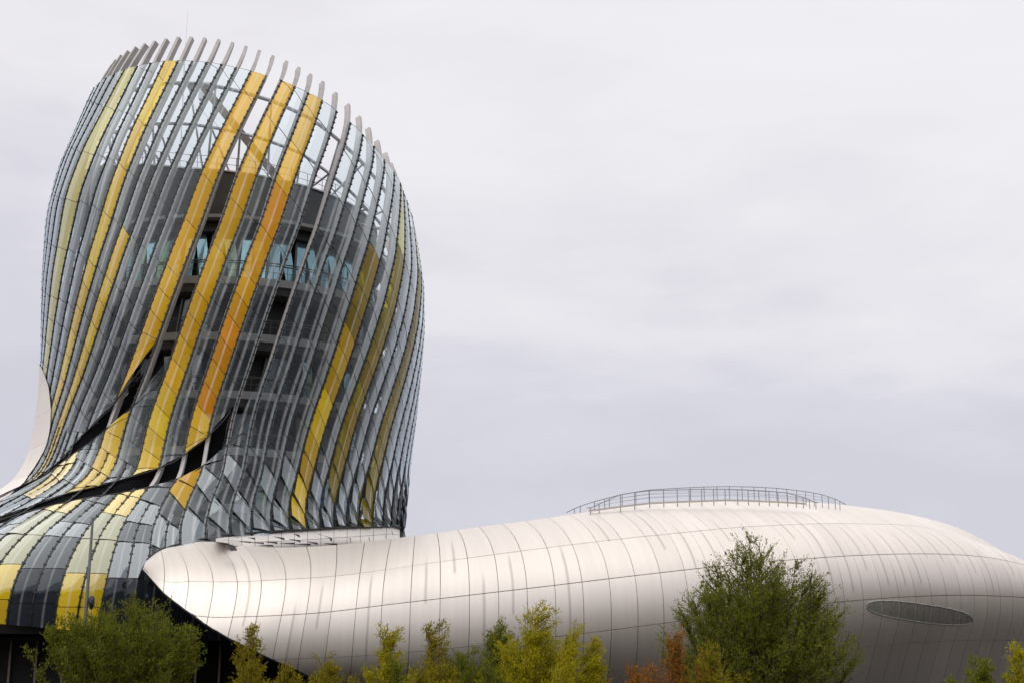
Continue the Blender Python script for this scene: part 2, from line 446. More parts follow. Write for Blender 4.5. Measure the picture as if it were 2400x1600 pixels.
# the outline seen from the viewpoint is the envelope of all sections: correct the sections until it fits the traced outline
tgt = [r for r in rows]
cur = [list(r) for r in rows]
RYF = lambda zg: lin_ext_smooth(np.interp(zg, [6, 8, 10, 12, 14, 16, 18.5, 22, 30, 42, 50, 60], [20.2, 21.0, 21.0, 19.8, 18.0, 16.3, 15.2, 14.9, 15.4, 14.8, 13.4, 11.0]), 12)
for it in range(9):
    ZG, CXG, RXG = build_sections(cur)
    RYG = RYF(ZG)
    aL = np.linspace(-2.2, 2.2, 89)
    PX = np.empty((len(aL), len(ZG))); PY = np.empty_like(PX)
    for q, a in enumerate(aL):
        PX[q], PY[q] = proj(np.stack([CXG + RXG * math.sin(a), CY0 - RYG * math.cos(a), ZG], -1))
    for r, (y, xl, xr) in enumerate(tgt):
        if y > 870:                                   # fade the correction out below the bulb
            w = max(0.0, (1140 - y) / 270.0)
            if y < 1190:
                xs_ = np.array([np.interp(y, PY[q][::-1], PX[q][::-1], left=np.nan) for q in range(len(aL))])
                cur[r][1] = min(max(cur[r][1] + 0.3 * (xl - np.nanmin(xs_)), xl - 5), xl + 34)
            cur[r][2] = xr + w * last[1]
            continue
        xs_ = np.array([np.interp(y, PY[q][::-1], PX[q][::-1], left=np.nan) for q in range(len(aL))])
        dl = xl - np.nanmin(xs_); dr = xr - np.nanmax(xs_)
        cur[r][1] += 0.7 * dl; cur[r][2] += 0.7 * dr
        last = (cur[r][1] - xl, cur[r][2] - xr)
ZMIN, ZMAX = ZG[0], ZG[-1]

def sec(z):
    return np.interp(z, ZG, CXG), np.interp(z, ZG, RXG), np.interp(z, ZG, RYG)

def S(a, z):
    a = np.asarray(a, float); z = np.asarray(z, float)
    cx, rx, ry = sec(z)
    return np.stack([cx + rx * np.sin(a), CY0 - ry * np.cos(a), z + 0 * a], -1)

def SN(a, z):
    e_ = 1e-3
    da = S(a + e_, z) - S(a - e_, z)
    dz = S(a, np.asarray(z) + 0.05) - S(a, np.asarray(z) - 0.05)
    n = np.cross(da, dz)
    return n / np.linalg.norm(n, axis=-1, keepdims=True)

def hit(px, py):
    """photo ray on the tower skin -> (angle, z)"""
    d = ray(px, py)
    Y = np.linspace(80, 122, 700)
    P = d[None] * (Y / d[1])[:, None]
    X, Z = P[:, 0], P[:, 2] + CAM_H
    cx, rx, ry = sec(Z)
    F = ((X - cx) / rx) ** 2 + ((Y - CY0) / ry) ** 2 - 1
    i = np.argmax(F < 0)
    if F[i] < 0 and i > 0:
        f = F[i - 1] / (F[i - 1] - F[i])
        y = Y[i - 1] + f * (Y[i] - Y[i - 1])
    else:
        y = Y[np.argmin(F)]
    p = d * (y / d[1]); x, z = p[0], p[2] + CAM_H
    cx, rx, ry = sec(z)
    return math.atan2((x - cx) / rx, (CY0 - y) / ry), z

# traced rib lines: photo row -> x of consecutive lines (first index given)
TR = {
 160: (7, [295, 320, 348, 377, 409, 441, 475, 511, 548, 585, 629, 660, 703, 740]),
 240: (7, [250, 281.5, 311, 339, 369.5, 400, 434.6, 471.6, 508.6, 549, 590, 628, 667, 709, 747, 788, 821]),
 340: (7, [202, 238, 267.5, 297, 326, 358, 392.5, 425, 462, 501, 542, 583, 630, 671, 717, 763, 801, 842, 874]),
 440: (7, [160, 196, 229, 259, 288, 317, 347, 380, 415, 457.5, 501, 542, 592, 638, 682, 731, 774, 820, 857, 890]),
 540: (7, [141, 173, 200, 227, 256, 282, 311, 341, 377, 420.6, 465, 508, 556, 604.6, 647, 696, 740, 787, 828, 867, 905, 932]),
 640: (7, [124.6, 149, 174, 200, 223, 250, 275, 307, 341.5, 381, 427, 470, 518, 562.5, 612, 658, 704, 748, 797, 836, 881, 916, 943]),
 840: (7, [104.5, 118, 134, 150, 168, 187, 209, 238, 270, 309.6, 354, 399, 447, 492, 542, 589, 638, 686.5, 732, 778, 821, 857, 890, 918, 943, 963]),
 955: (12, [150, 163, 181, 220, 264, 304, 357, 406, 452, 498, 550, 596, 643, 692, 739, 777, 812, 843, 872, 902, 927, 946]),
 1058: (14, [137, 175, 216, 263, 314, 368, 417, 466, 520, 571, 612, 658, 702, 739, 777, 815, 846, 873, 899, 917, 932]),
 1157: (16, [158, 221, 275, 335, 388, 444, 495, 544, 590, 632, 673, 709, 744, 780, 810, 840, 865, 888, 908]),
 1192: (16, [108, 180, 252, 318, 377, 435, 488, 539.4, 586, 629, 670, 705, 740, 774, 803, 833, 858, 881, 903, 921]),
 1250: (16, [35, 127, 213, 296, 372, 432, 490, 545, 596, 641, 685, 722, 754, 786, 813, 842, 866, 888, 908]),
 1320: (16, [-60, 70, 165, 280, 369, 436, 500]),
 1400: (16, [-85, 42, 141, 255, 350, 430]),
 1468: (16, [-110, 22, 121, 230, 330, 420]),
}
K0, K1 = 7, 31
lines = {k: [] for k in range(K0, K1 + 8)}
for y, (k0, xs_) in TR.items():
    for i, x in enumerate(xs_):
        if k0 + i in lines:
            a, z = hit(x, y)
            lines[k0 + i].append((z, a))
TOPS = [(7, 338, 100), (8, 363, 92), (9, 390, 87), (10, 419, 83), (11, 450, 83), (12, 483, 85), (13, 517, 89), (14, 551, 96), (15, 584, 105),
        (16, 616, 115), (17, 649, 128), (18, 680, 140), (19, 708, 155), (20, 735, 171), (21, 761, 188), (22, 793, 215), (23, 823, 243), (24, 848, 271),
        (25, 871, 299), (26, 889, 327), (27, 907, 354), (28, 923, 382)]
ZTOP0 = {}
for k, x, y in TOPS:
    a_, z_ = hit(x + np.interp(k, [7, 12, 16, 18, 20, 22, 28], [-3, -3, -2, -2, 0, 2, 4]), y)
    lines[k] = [q for q in lines[k] if q[0] < z_ - 1.2] + [(z_, a_)]
    ZTOP0[k] = z_
ZL = np.linspace(5.0, 59.5, 164)
AL = {}
for k in range(K0, K1 + 1):
    pts = sorted(lines[k])
    zz = np.array([p[0] for p in pts]); aa = np.array([p[1] for p in pts])
    # extend beyond the traced rows with the mean slope of the ends
    q_ = zz > zz[-1] - 9
    s_top = np.polyfit(zz[q_], aa[q_], 1)[0]
    zz = np.r_[zz, 62.0]; aa = np.r_[aa, aa[-1] + s_top * (62.0 - zz[-2])]
    v = np.interp(ZL, zz, aa)
    if zz[0] > 8.2:
        v = np.where(ZL < zz[0], np.nan, v)
    AL[k] = v
# below their traced range: keep the spacing of the next line
DA = R(5.7)
for k in range(20, K1 + 1):
    prev = AL[k - 1]; v = AL[k]
    if np.isnan(v).any():
        i0 = np.argmax(~np.isnan(v)); gap = v[i0] - prev[i0]
        v[:i0] = prev[:i0] + gap
for k in range(15, K0 - 1, -1):
    nx_ = AL[k + 1]; v = AL[k]
    if np.isnan(v).any():
        i0 = np.argmax(~np.isnan(v)); gap = max(nx_[i0] - v[i0], R(3.0))
        v[:i0] = nx_[:i0] - gap
for k in range(K0, K1 + 1):
    AL[k] = lin_ext_smooth(AL[k], 5)
# smooth the spacing between neighbours a little
M_ = np.stack([AL[k] for k in range(K0, K1 + 1)])
Ms = M_.copy()
Ms[1:-1] = 0.25 * M_[:-2] + 0.5 * M_[1:-1] + 0.25 * M_[2:]
for i, k in enumerate(range(K0, K1 + 1)):
    AL[k] = Ms[i]
NBACK = int(round((2 * math.pi - (np.mean(AL[K1]) - np.mean(AL[K0]))) / DA))
KL, KH = K0 - NBACK // 2, K1 + NBACK - NBACK // 2      # KL and KH nearly coincide at the back
dback = (2 * math.pi - (AL[K1] - AL[K0])) / NBACK
for k in range(K1 + 1, KH + 1):
    AL[k] = AL[K1] + (k - K1) * dback
for k in range(K0 - 1, KL - 1, -1):
    AL[k] = AL[K0] - (K0 - k) * dback

def A(k, z):
    """angle of rib line k (fractions allowed) at height z"""
    k = np.asarray(k, float); z = np.asarray(z, float)
    k0 = np.clip(np.floor(k).astype(int), KL, KH - 1); f = k - k0
    if k0.ndim == 0:
        return (1 - f) * np.interp(z, ZL, AL[int(k0)]) + f * np.interp(z, ZL, AL[int(k0) + 1])
    k0, f, z = np.broadcast_arrays(k0, f, z)
    o = np.empty(k0.shape)
    for kk in np.unique(k0):
        m = k0 == kk
        o[m] = (1 - f[m]) * np.interp(z[m], ZL, AL[kk]) + f[m] * np.interp(z[m], ZL, AL[kk + 1])
    return o

def line_z(k, fn, lo, hi, default):
    """height at which line k crosses the photo curve y = fn(x) (searched from the top down)"""
    z = np.linspace(hi, lo, 500)
    x, y = proj(S(A(k, z), z))
    s = y - fn(x)
    i = np.argmax(s > 0)
    if s[i] > 0 and i > 0:
        f = s[i - 1] / (s[i - 1] - s[i])
        return z[i - 1] + f * (z[i] - z[i - 1])
    return default

# rib tops: a tilted crown
LEFT_TOPS = [(243, 186), (255, 162), (269, 141), (280, 129), (293, 119), (303, 113), (313, 108), (325, 102)]
ALLT = LEFT_TOPS + [(x, y) for _, x, y in TOPS]
TX = np.array([t[0] for t in ALLT], float); TY = np.array([t[1] for t in ALLT], float)
ztop = {}
for k in range(8, 27):
    ztop[k] = ZTOP0[k]
RIM = dict(ztop)
kk = 7
while kk >= KL:                                   # round the left side to the back the crown falls away
    a = float(A(kk, 52.0))
    RIM[kk] = RIM[kk + 1] + 0.05 if a > -1.3 else max(RIM[kk + 1] - (0.5 if a > -1.5 else 2.6), 40.5)
    kk -= 1
kk = 27
slope = RIM[26] - RIM[24]
while kk <= KH:
    RIM[kk] = max(RIM[kk - 1] + slope / 2 * (0.8 if kk < 32 else 0.2), 38.5)
    kk += 1
print({k: round(float(v), 1) for k, v in RIM.items()})

# slits in the skin and the lower limit of the glass (photo curves)
def curve(p):
    p = sorted(p); xs_ = np.array([q[0] for q in p], float); ys_ = np.array([q[1] for q in p], float)
    return lambda x: np.interp(x, xs_, ys_) + np.where(x < xs_[0], (xs_[0] - x) * 0.5, 0)
A_UP = curve([(367, 796), (349.5, 840), (319, 882), (260, 956), (219, 998), (184, 1029), (138, 1084), (76.5, 1129), (38, 1157), (0, 1190)])
A_LO = curve([(398, 828), (380, 874), (342, 925), (301, 963), (237, 1017), (204, 1043), (163, 1071), (138, 1091), (76.5, 1137), (38, 1164), (0, 1196)])
B_UP = curve([(589, 855), (558.5, 937), (523, 987), (479, 1031), (408, 1083), (349.5, 1106), (291, 1123), (224, 1142), (158, 1157), (102, 1178), (38, 1198), (0, 1213)])
B_LO = curve([(638, 840), (614, 907), (579, 992), (512, 1063), (455, 1107), (390, 1132), (337, 1145), (278, 1157), (212, 1166), (153, 1178), (97, 1192), (38, 1207), (0, 1220)])
G_LO = curve([(340, 1317), (377, 1289), (449, 1270), (528, 1256), (658, 1245), (782, 1237), (920, 1232), (935, 1238), (960, 1245)])
ZSK = 6.0                                                 # lower edge of the glass skirt

def zbot(k):
    if k <= 24.1:
        return float(np.interp(k, [15, 16, 18, 20, 23], [7.3, 7.0, 6.5, 6.05, 5.9]))
    if k <= 35:
        return line_z(k, G_LO, 8, 22, 14.5)
    return 14.5
ZB = {}
for k in np.arange(KL, KH + 0.1, 0.5):
    ZB[float(k)] = zbot(float(k))
def slit(k, fn):
    return line_z(k, fn, 8, 36, None)

tower = empty('glass_tower', (-21, CY0, 0))
tag(tower, 'tall bulging glass tower with slanting gold and grey glass stripes and open crown of ribs', 'tower')
tower_loc = np.array([-21, CY0, 0.0])

def T(P):
    return np.asarray(P, float) - tower_loc

# ------------------------------------------------------------------ ribs and gaskets
def rib_frame(k, z):
    a = A(k, z)
    P = S(a, z); n = SN(a, z)
    t = np.gradient(P, axis=0); t /= np.linalg.norm(t, axis=1, keepdims=True)
    s = np.cross(t, n); s /= np.linalg.norm(s, axis=1, keepdims=True)
    return P, n, t, s

def gasket(k, z0, z1, studs=True):
    n_ = max(8, int((z1 - z0) / 0.7))
    z = np.linspace(z0, z1, n_)
    P, n, t, s = rib_frame(k, z)
    m = MB()
    m.sweep(T(P + n * 0.03), s, n, 0.05, 0.06)
    if studs:
        d = np.r_[0, np.cumsum(np.linalg.norm(np.diff(P, axis=0), axis=1))]
        for q in np.arange(0.3, d[-1], 0.62):
            i = min(int(np.searchsorted(d, q)), n_ - 1)
            j = max(i - 1, 0); f = (q - d[j]) / max(d[i] - d[j], 1e-6)
            p = P[j] * (1 - f) + P[i] * f
            m.box(T(p + n[i] * 0.07), s[i] * 0.105, t[i] * 0.05, n[i] * 0.05)
    m.build('gasket', M_GASKET, tower)

FRONT_LO, FRONT_HI = K0 - 4, K1 + 6
for k in range(KL, KH):
    z0 = 7.4 if k <= 24 else ZB[float(k)] - 0.5
    thin = 1.0 if FRONT_LO - 3 <= k <= FRONT_HI + 3 else 0.5
    z1 = RIM[k]
    n_ = 64
    z = np.linspace(z0, z1, n_)
    P, n, t, s = rib_frame(k, z)
    m = MB()
    m.sweep(T(P - n * 0.40), s, n, 0.125 * thin, 0.22 * thin)
    o = m.build('rib', M_RIB, tower)
    if FRONT_LO <= k <= FRONT_HI:
        zc_ = [ZB[float(k)]]
        for up_c, lo_c, ke in ((B_UP, B_LO, 21), (A_UP, A_LO, 16)):
            if 5 <= k <= ke:
                z1_, z0_ = slit(k, up_c), slit(k, lo_c)
                if z1_ is not None and z0_ is not None and z1_ > z0_ > zc_[-1]: zc_ += [z0_, z1_]
        zc_.append(RIM[k] - 2.3)
        for q in range(0, len(zc_) - 1, 2):
            if zc_[q + 1] - zc_[q] > 0.4: gasket(k, zc_[q], zc_[q + 1])
HALF = [(12.5, 1000), (13.5, 1010), (14.5, 1010), (15.5, 1035), (16.5, 1058), (17.5, 1095), (18.5, 1145), (19.5, 1177), (20.5, 1200)]
ZHALF = {}
for kh, y in HALF:
    zz_ = line_z(kh, lambda x: np.full_like(x, y), 8, 40, 17.0)
    ZHALF[math.floor(kh)] = zz_
    gasket(kh, ZB[kh], zz_)
    z = np.linspace(max(ZB[kh] - 0.5, 8), zz_, 24)
    P, n, t, s = rib_frame(kh, z)
    m = MB(); m.sweep(T(P - n * 0.42), s, n, 0.12, 0.25)
    m.build('rib', M_RIB, tower)

# ------------------------------------------------------------------ glass panels
def cum(k):
    return 0.9 * (k - 16) + 0.016 * (k - 16) ** 2
def seams(k, z_lo, z_hi):
    """heights of the panel joints on the left line of strip k, from the top down"""
    c = cum(k)
    out_, z = [], 57.1 - c % 3.55
    while z > z_hi: z -= 3.55
    while z > 30.0 and z > z_lo:
        out_.append(z); z -= 3.55
    z = (out_[-1] if out_ else min(z_hi, 30.0) + 0.8) - 1.62
    while z > max(z_lo, 13.2 if k < 22 else z_lo):
        out_.append(z); z -= 1.62
    for q in (np.interp(k, [12, 16, 20], [13.0, 12.6, 11.9]), np.interp(k, [12, 16, 20], [11.0, 10.5, 9.4]), np.interp(k, [12, 16, 20], [8.8, 8.3, 7.4])):
        if q > z_lo + 0.3 and (not out_ or q < out_[-1] - 0.5): out_.append(q)
    return out_
def drop(k, z):
    """how much a joint falls from the left line to the right line of strip k"""
    d = 0.9 + 0.032 * (k - 8)
    d = min(max(d, 0.8), 1.7)
    return d * min(max((z - 11.5) / 9.0, 0.0), 1.0) if k < 20 else d * min(max((z - 6.0) / 9.0, 0.35), 1.0)

YELLOW = {}
def kind_of(k, zc):
    if k in (16, 18): return 'y'
    if k == 20: return 'y' if zc > 15.5 else 'c'
    if k == 7: return 'p'
    if k == 10: return 'y' if zc > 24 else 'p'
    if k == 12: return 'y' if zc < 34.5 and zc > 15 else ('c')
    if k == 26: return 'o' if zc < 35.5 and zc > 29 else ('y' if zc < 29 and zc > 14 else 'c')
    if k == 28: return 'p' if zc > 36 else ('o' if zc > 16 else 'c')
    if k == 31: return 'o' if zc < 35 else 'p'
    if k == 14 and 15 < zc < 19.0: return 'p'
    return 'c'
MATS = {'y': M_YELLOW, 'p': M_PALE, 'o': M_OLIVE, 'c': M_CLEAR, 's': M_SMOKE}

def panel_geo(ka, kb, zl, zr, nf=5, ng=5, sh=0.0):
    """quad panel between lines ka, kb; zl, zr = (bottom, top) heights on each line"""
    f = np.linspace(0, 1, nf); gq = np.linspace(0, 1, ng)
    F, G = np.meshgrid(f, gq, indexing='ij')
    w = 0.045
    Fi = w + (1 - 2 * w) * F
    zb = zl[0] * (1 - Fi) + zr[0] * Fi + 0.02
    zt = zl[1] * (1 - Fi) + zr[1] * Fi - 0.02
    Z = zb * (1 - G) + zt * G
    a = A(ka, Z) * (1 - Fi) + A(kb, Z) * Fi
    P = S(a, Z); n = SN(a, Z)
    wid = np.linalg.norm(P[-1, ng // 2] - P[0, ng // 2])
    off = 0.045 + 0.05 * wid * (1 - (2 * F - 1) ** 2)
    off = off + sh * (1 - G) * (1 - 0.8 * F)
    P = P + n * off[..., None]
    return P, n, F, G

def emit_panel(m, P, n, F, G, uvs):
    nf, ng = F.shape
    b = m.n
    m.grid(P, 0)
    uvs.extend(np.stack([F, G], -1).reshape(-1, 2).tolist())
    # 5 cm edges all round
    loop = [(i, 0) for i in range(nf)] + [(nf - 1, j) for j in range(1, ng)] + [(i, ng - 1) for i in range(nf - 2, -1, -1)] + [(0, j) for j in range(ng - 2, 0, -1)]
    top = np.array([P[i] for i in loop]); bot = np.array([P[i] - n[i] * 0.05 for i in loop])
    q = len(loop)
    fs = [(i, i + q, (i + 1) % q + q, (i + 1) % q) for i in range(q)]
    m.add(np.vstack([top, bot]), fs, 1)
    uvs.extend([(0.02, 0.5)] * (2 * q))

cands = []
STRIPS = [k for k in range(KL, KH)]
for k in STRIPS:
    if k in (17,): ztp = None
    front = FRONT_LO - 1 <= k <= FRONT_HI
    top_l = RIM[k] - 2.3; top_r = RIM[k + 1] - 2.3
    if k in (19, 21): top_l -= 0; top_r -= 0
    # intervals of glass: list of ((zl0, zl1), (zr0, zr1))
    sA = [(slit(k, A_UP), slit(k, A_LO)), (slit(k + 1, A_UP), slit(k + 1, A_LO))]
    sB = [(slit(k, B_UP), slit(k, B_LO)), (slit(k + 1, B_UP), slit(k + 1, B_LO))]
    lo = (ZB[float(k)], ZB[float(k + 1)])
    if k > 35 or k < 3:
        ints = [(lo, (top_l, top_r))]
    else:
        cuts = []
        if k <= 16 and None not in sA[0] + sA[1]:
            cuts.append(((sA[0][0], sA[1][0]), (sA[0][1], sA[1][1])))
        if k <= 21 and None not in sB[0] + sB[1]:
            cuts.append(((sB[0][0], sB[1][0]), (sB[0][1], sB[1][1])))
        hi = (top_l, top_r)
        if k == 17:
            za = line_z(18, A_LO, 8, 36, 28.0); zb_ = slit(17, A_LO)
            hi = (zb_, za)
        if k == 22:
            za = line_z(23, B_LO, 8, 36, 28.0); zb_ = slit(22, B_LO)
            hi = (zb_, za)
        ints = []
        for up, dn in cuts:
            if up[0] < hi[0]:
                ints.append((up, hi)); hi = dn
        ints.append((lo, hi))
    for (b_, t_) in ints:
        zlo, zhi = min(b_), max(t_)
        js = [s_ for s_ in seams(k, zlo - 2, 62)]
        edges_l = js; 
        prev_l, prev_r = t_
        lst = [(s_, s_ - drop(k, s_)) for s_ in js] + [(-50, -50)]
        for (jl, jr) in lst:
            cl, cr_ = max(min(jl, t_[0]), b_[0]), max(min(jr, t_[1]), b_[1])
            hl, hr = prev_l - cl, prev_r - cr_
            if max(hl, hr) > 0.25:
                zc = 0.25 * (cl + cr_ + prev_l + prev_r)
                hl_z = ZHALF.get(k, -1)
                if zc < hl_z and k in ZHALF:
                    mb_, mt_ = 0.5 * (cl + cr_), 0.5 * (prev_l + prev_r)
                    cands.append((k, k, k + 0.5, (cl, prev_l), (mb_, mt_), zc, front))
                    cands.append((k, k + 0.5, k + 1, (mb_, mt_), (cr_, prev_r), zc, front))
                else:
                    cands.append((k, k, k + 1, (cl, prev_l), (cr_, prev_r), zc, front))
                prev_l, prev_r = cl, cr_
infos = []
for (k, ka, kb, zl, zr, zc, front) in cands:
    sh = 0.0
    if k >= 19:
        sh = 0.34 * min(max((21.0 - zc) / 5.0, 0), 1) * min(max((k - 18.5) / 3, 0.3), 1)
    elif zc < 19 and zc > 11:
        sh = float(rng.choice([0.0, 0.03, 0.07, 0.12])) * (1.0 if zc > 12.8 else 0.15) * (k >= 13)
    P, n, F, G = panel_geo(ka, kb, zl, zr, 5, 5, sh)
    kd = kind_of(k, zc)
    x, y = proj(P)
    cen = P[2, 2]; facing = np.dot(n[2, 2], np.array([0, 0, CAM_H]) - cen) > 0
    ar = abs((x[-1, 0] - x[0, 0]) * (y[0, -1] - y[0, 0])) if (facing and x.min() < 2400 and x.max() > -5) else 0.0
    infos.append((ar, kd, P, n, F, G, zc, k, int(math.floor(zc / 1.62 + 0.35 * k))))
clear = sorted([i for i in range(len(infos)) if infos[i][1] == 'c'], key=lambda i: -infos[i][0])
single = set(clear[:298]) | {i for i in range(len(infos)) if infos[i][1] != 'c'}
rest = MB(); rest_uv = []
cnt = 0
for i, (ar, kd, P, n, F, G, zc, k, par) in enumerate(infos):
    P = T(P)
    if i in single and ar > 0:
        m = MB(); uv = []
        emit_panel(m, P, n, F, G, uv)
        kd2 = 's' if (kd == 'c' and zc < 10.2) else kd
        mt = MATS[kd2]
        if kd2 == 'y': mt = {10: M_LEMON, 12: M_LEMON, 20: M_AMBER if 21 < zc < 37 else M_YELLOW}.get(k, M_YELLOW if zc > 23.5 else M_LEMON)
        low = zc < (18.5 if k <= 14 else 15.6 if k < 20 else 17.8)
        if low and kd2 == 'c': mt = (M_SKIRT if k < 20 else M_SHINGLE) if (k <= 15 or (par + k) % 2 == 0) else (M_SKIRTDIMREFL if k < 20 else M_CLEAR)  # bright and dull glass alternate to imitate a broken-up reflection
        if low and kd2 in 'yp' and k < 20: mt = M_SKIRTOLIVEREFL if (10.6 < zc and (par + k) % 3 != 0 and k > 15) else M_SKIRTGOLD  # olive cells among the gold imitate reflections by colour
        if k == 26 and kd == 'y' and (zc > 24 or 17.5 < zc < 20): mt = M_DARKGOLD
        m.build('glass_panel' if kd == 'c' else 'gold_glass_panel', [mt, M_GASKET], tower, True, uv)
        cnt += 1
    elif k < KH - 1 and (kd == 'c'):
        emit_panel(rest, P[::2, ::2], n[::2, ::2], F[::2, ::2], G[::2, ::2], rest_uv)
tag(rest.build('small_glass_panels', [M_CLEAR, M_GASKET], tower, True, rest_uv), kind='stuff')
print('glass panels', len(infos), 'single', cnt)
# ------------------------------------------------------------------ black gutters in the two slits
for up_c, lo_c, ka, kb, kin in ((A_UP, A_LO, 6, 16.9, 15.2), (B_UP, B_LO, 6, 21.9, 18.2)):
    strip = []
    for k in np.arange(ka, kb, 0.25):
        z1_, z0_ = line_z(k, up_c, 8, 36, None), line_z(k, lo_c, 8, 36, None)
        if z1_ is None or z0_ is None or z1_ < z0_: continue
        off = 0.10 if k < kin else 0.10 + min((k - kin) / 0.8, 1.0) * 0.85
        z = np.linspace(z0_ - 0.25 - 0.5 * (k > kin + 0.5), z1_ + 0.25 + 0.5 * (k > kin + 0.5), 4)
        a = A(np.full(4, k), z)
        strip.append(S(a, z) - SN(a, z) * off)
    m = MB(); m.grid(T(np.array(strip)))
    m.build('gutter', M_SLIT, tower, True)
    for cv, sgn in ((up_c, 1), (lo_c, -1)):
        pts = []
        for k in np.arange(ka, kb + (0.1 if sgn > 0 else 1.1), 0.2):
            z_ = line_z(k, cv, 8, 36, None)
            if z_ is not None: pts.append(T(S(A(k, z_), z_) + SN(A(k, z_), z_) * 0.06))
        m = MB(); m.tube(pts, 0.055, 6); m.build('slit_edge', M_GASKET, tower, True)

# ------------------------------------------------------------------ aluminium back of the tower (left, behind the glass edge)
GE = [(105, 864), (118, 902), (124, 958), (122, 1004), (112, 1047), (94, 1081), (71, 1114), (38, 1152), (0, 1193), (-60, 1235), (-150, 1290)]
ge = sorted([(hit(x, y)[1], hit(x, y)[0]) for x, y in GE])
gz = np.array([q[0] for q in ge]); ga = np.array([q[1] for q in ge])
gz = np.r_[gz, 30.5]; ga = np.r_[ga, -1.85]
zr_ = np.linspace(10.0, 30.4, 9)
ar_ = np.linspace(0, 1, 17)
for i in range(len(zr_) - 1):
    for j in range(len(ar_) - 1):
        z = np.linspace(zr_[i] + 0.005, zr_[i + 1] - 0.005, 5)
        f = np.linspace(ar_[j], ar_[j + 1], 5)[:, None] * 0.998
        a0 = np.interp(z, gz, ga)[None]
        a = a0 + (-math.pi * 1.15 - a0) * f
        P = S(a, z[None] + 0 * a); n = SN(a, z[None] + 0 * a)
        m = MB()
        m.grid(T(P + n * 0.16), flip=True)
        uv = [(50 + j * 0.5 + u * 0.125, 2 + i + v * 0.25) for u in range(5) for v in range(5)]
        m.build('metal_panel', M_CLAD, tower, True, uv)

# ------------------------------------------------------------------ crown steelwork
def ring_at(zf, inset, r, k0, k1):
    pts = []
    for k in np.linspace(k0, k1, 60):
        kk = int(math.floor(k)); f = k - kk
        rz = RIM[kk] * (1 - f) + RIM[kk + 1] * f
        z = zf(rz)
        a = A(k, z)
        pts.append(T(S(a, z) - SN(a, z) * inset))
    m = MB(); m.tube(pts, r, 6)
    m.build('ring_beam', M_STEEL, tower, True)
    return pts
r1 = ring_at(lambda q: q - 3.6, 0.95, 0.15, 2, 34)
r2 = ring_at(lambda q: q - 7.0, 1.0, 0.12, 2, 34)

def drum_sec(z):
    cx, rx, ry = sec(np.clip(z, 17, 46))
    d_ = 0.2 * np.maximum(np.asarray(z, float) - 34.0, 0.0)
    return cx, rx - 3.4 - d_, ry - 3.9 - 0.5 * d_
def D(a, z, off=0.0):
    a = np.asarray(a, float); z = np.asarray(z, float) + 0 * a
    cx, rx, ry = drum_sec(z)
    return np.stack([cx + (rx + off) * np.sin(a), CY0 - (ry + off) * np.cos(a), z], -1)
def roof_z(a):
    s = np.sin(a)
    return 40.4 + np.where(s < 0, -s * 1.8, -s * 0.4)

# V struts from the drum roof to the ring beams
for i, a in enumerate(np.linspace(-1.75, 1.65, 15)):
    zt = float(roof_z(a))
    base = D(a, zt - 0.3, -0.6)
    for da in (-0.085, 0.085):
        k = 7 + (a + da * 1.2 + 1.15) / DA - 0.5
        k = min(max(k, KL + 1), KH - 2)
        kk = int(k); z = RIM[kk] - (7.0 if i % 2 else 3.6)
        # angle of that rib line; choose the rib nearest in angle
        best = min(range(K0 - 4, K1 + 5), key=lambda q: abs(float(A(q, RIM[q] - 5)) - (a + da)))
        zz_ = RIM[best] - (3.6 if i % 2 else 7.0)
        e_ = S(A(best, zz_), zz_) - SN(A(best, zz_), zz_) * 0.95
        m = MB(); m.tube([T(base), T(e_)], 0.085, 6)
        m.build('strut', M_STEEL, tower, True)
# inclined gantry beam on the roof
m = MB()
p0, p1 = at(477, 205, 106), at(668, 440, 104)
dv = (p1 - p0); dv /= np.linalg.norm(dv)
sd = np.cross(dv, [0, 1, 0]); sd /= np.linalg.norm(sd)
nn_ = np.cross(dv, sd)
m.sweep(T(np.stack([p0, p1])), np.stack([sd, sd]), np.stack([nn_, nn_]), 0.28, 0.35)
m.build('gantry_beam', M_BEAM, tower)
m = MB()
q0 = p0 + np.array([-0.2, 0, 0.1])
m.box(T(q0), (1.1, 0, 0), (0, 0.5, 0), (0, 0, 0.14)); m.box(T(q0 + np.array([0.2, 0, -0.6])), (0.3, 0, 0), (0, 0.3, 0), (0, 0, 0.6))
m.build('gantry_head', M_STEEL, tower)
# lightning mast
m = MB(); b0 = at(432, 150, 112.0); b1 = at(441, 25, 112.0)
b1[0] = b0[0] + (b1[0] - b0[0]) * 0.3
m.tube([T(b0), T(b0 * 0.5 + b1 * 0.5), T(b1)], 0.025, 5, r2=0.01)
m.tube([T(at(420, 420, 112.0)), T(b0)], 0.06, 5)
m.build('lightning_mast', M_STEEL, tower)

# ------------------------------------------------------------------ inner drum: floors, windows, parapet
FLOORS = [15.2, 19.3, 23.4, 27.6, 31.8]
TOPF = 37.0
aa = np.linspace(-math.pi, math.pi, 97)
for z in FLOORS:
    m = MB()
    prof = [(-2.0, -0.28), (1.5, -0.28), (1.5, 0.28), (-2.0, 0.28)]
    P = np.stack([D(aa, z + dz, off) for off, dz in prof], 1)
    m.grid(T(P))
    m.build('floor_slab', M_SLAB, tower)
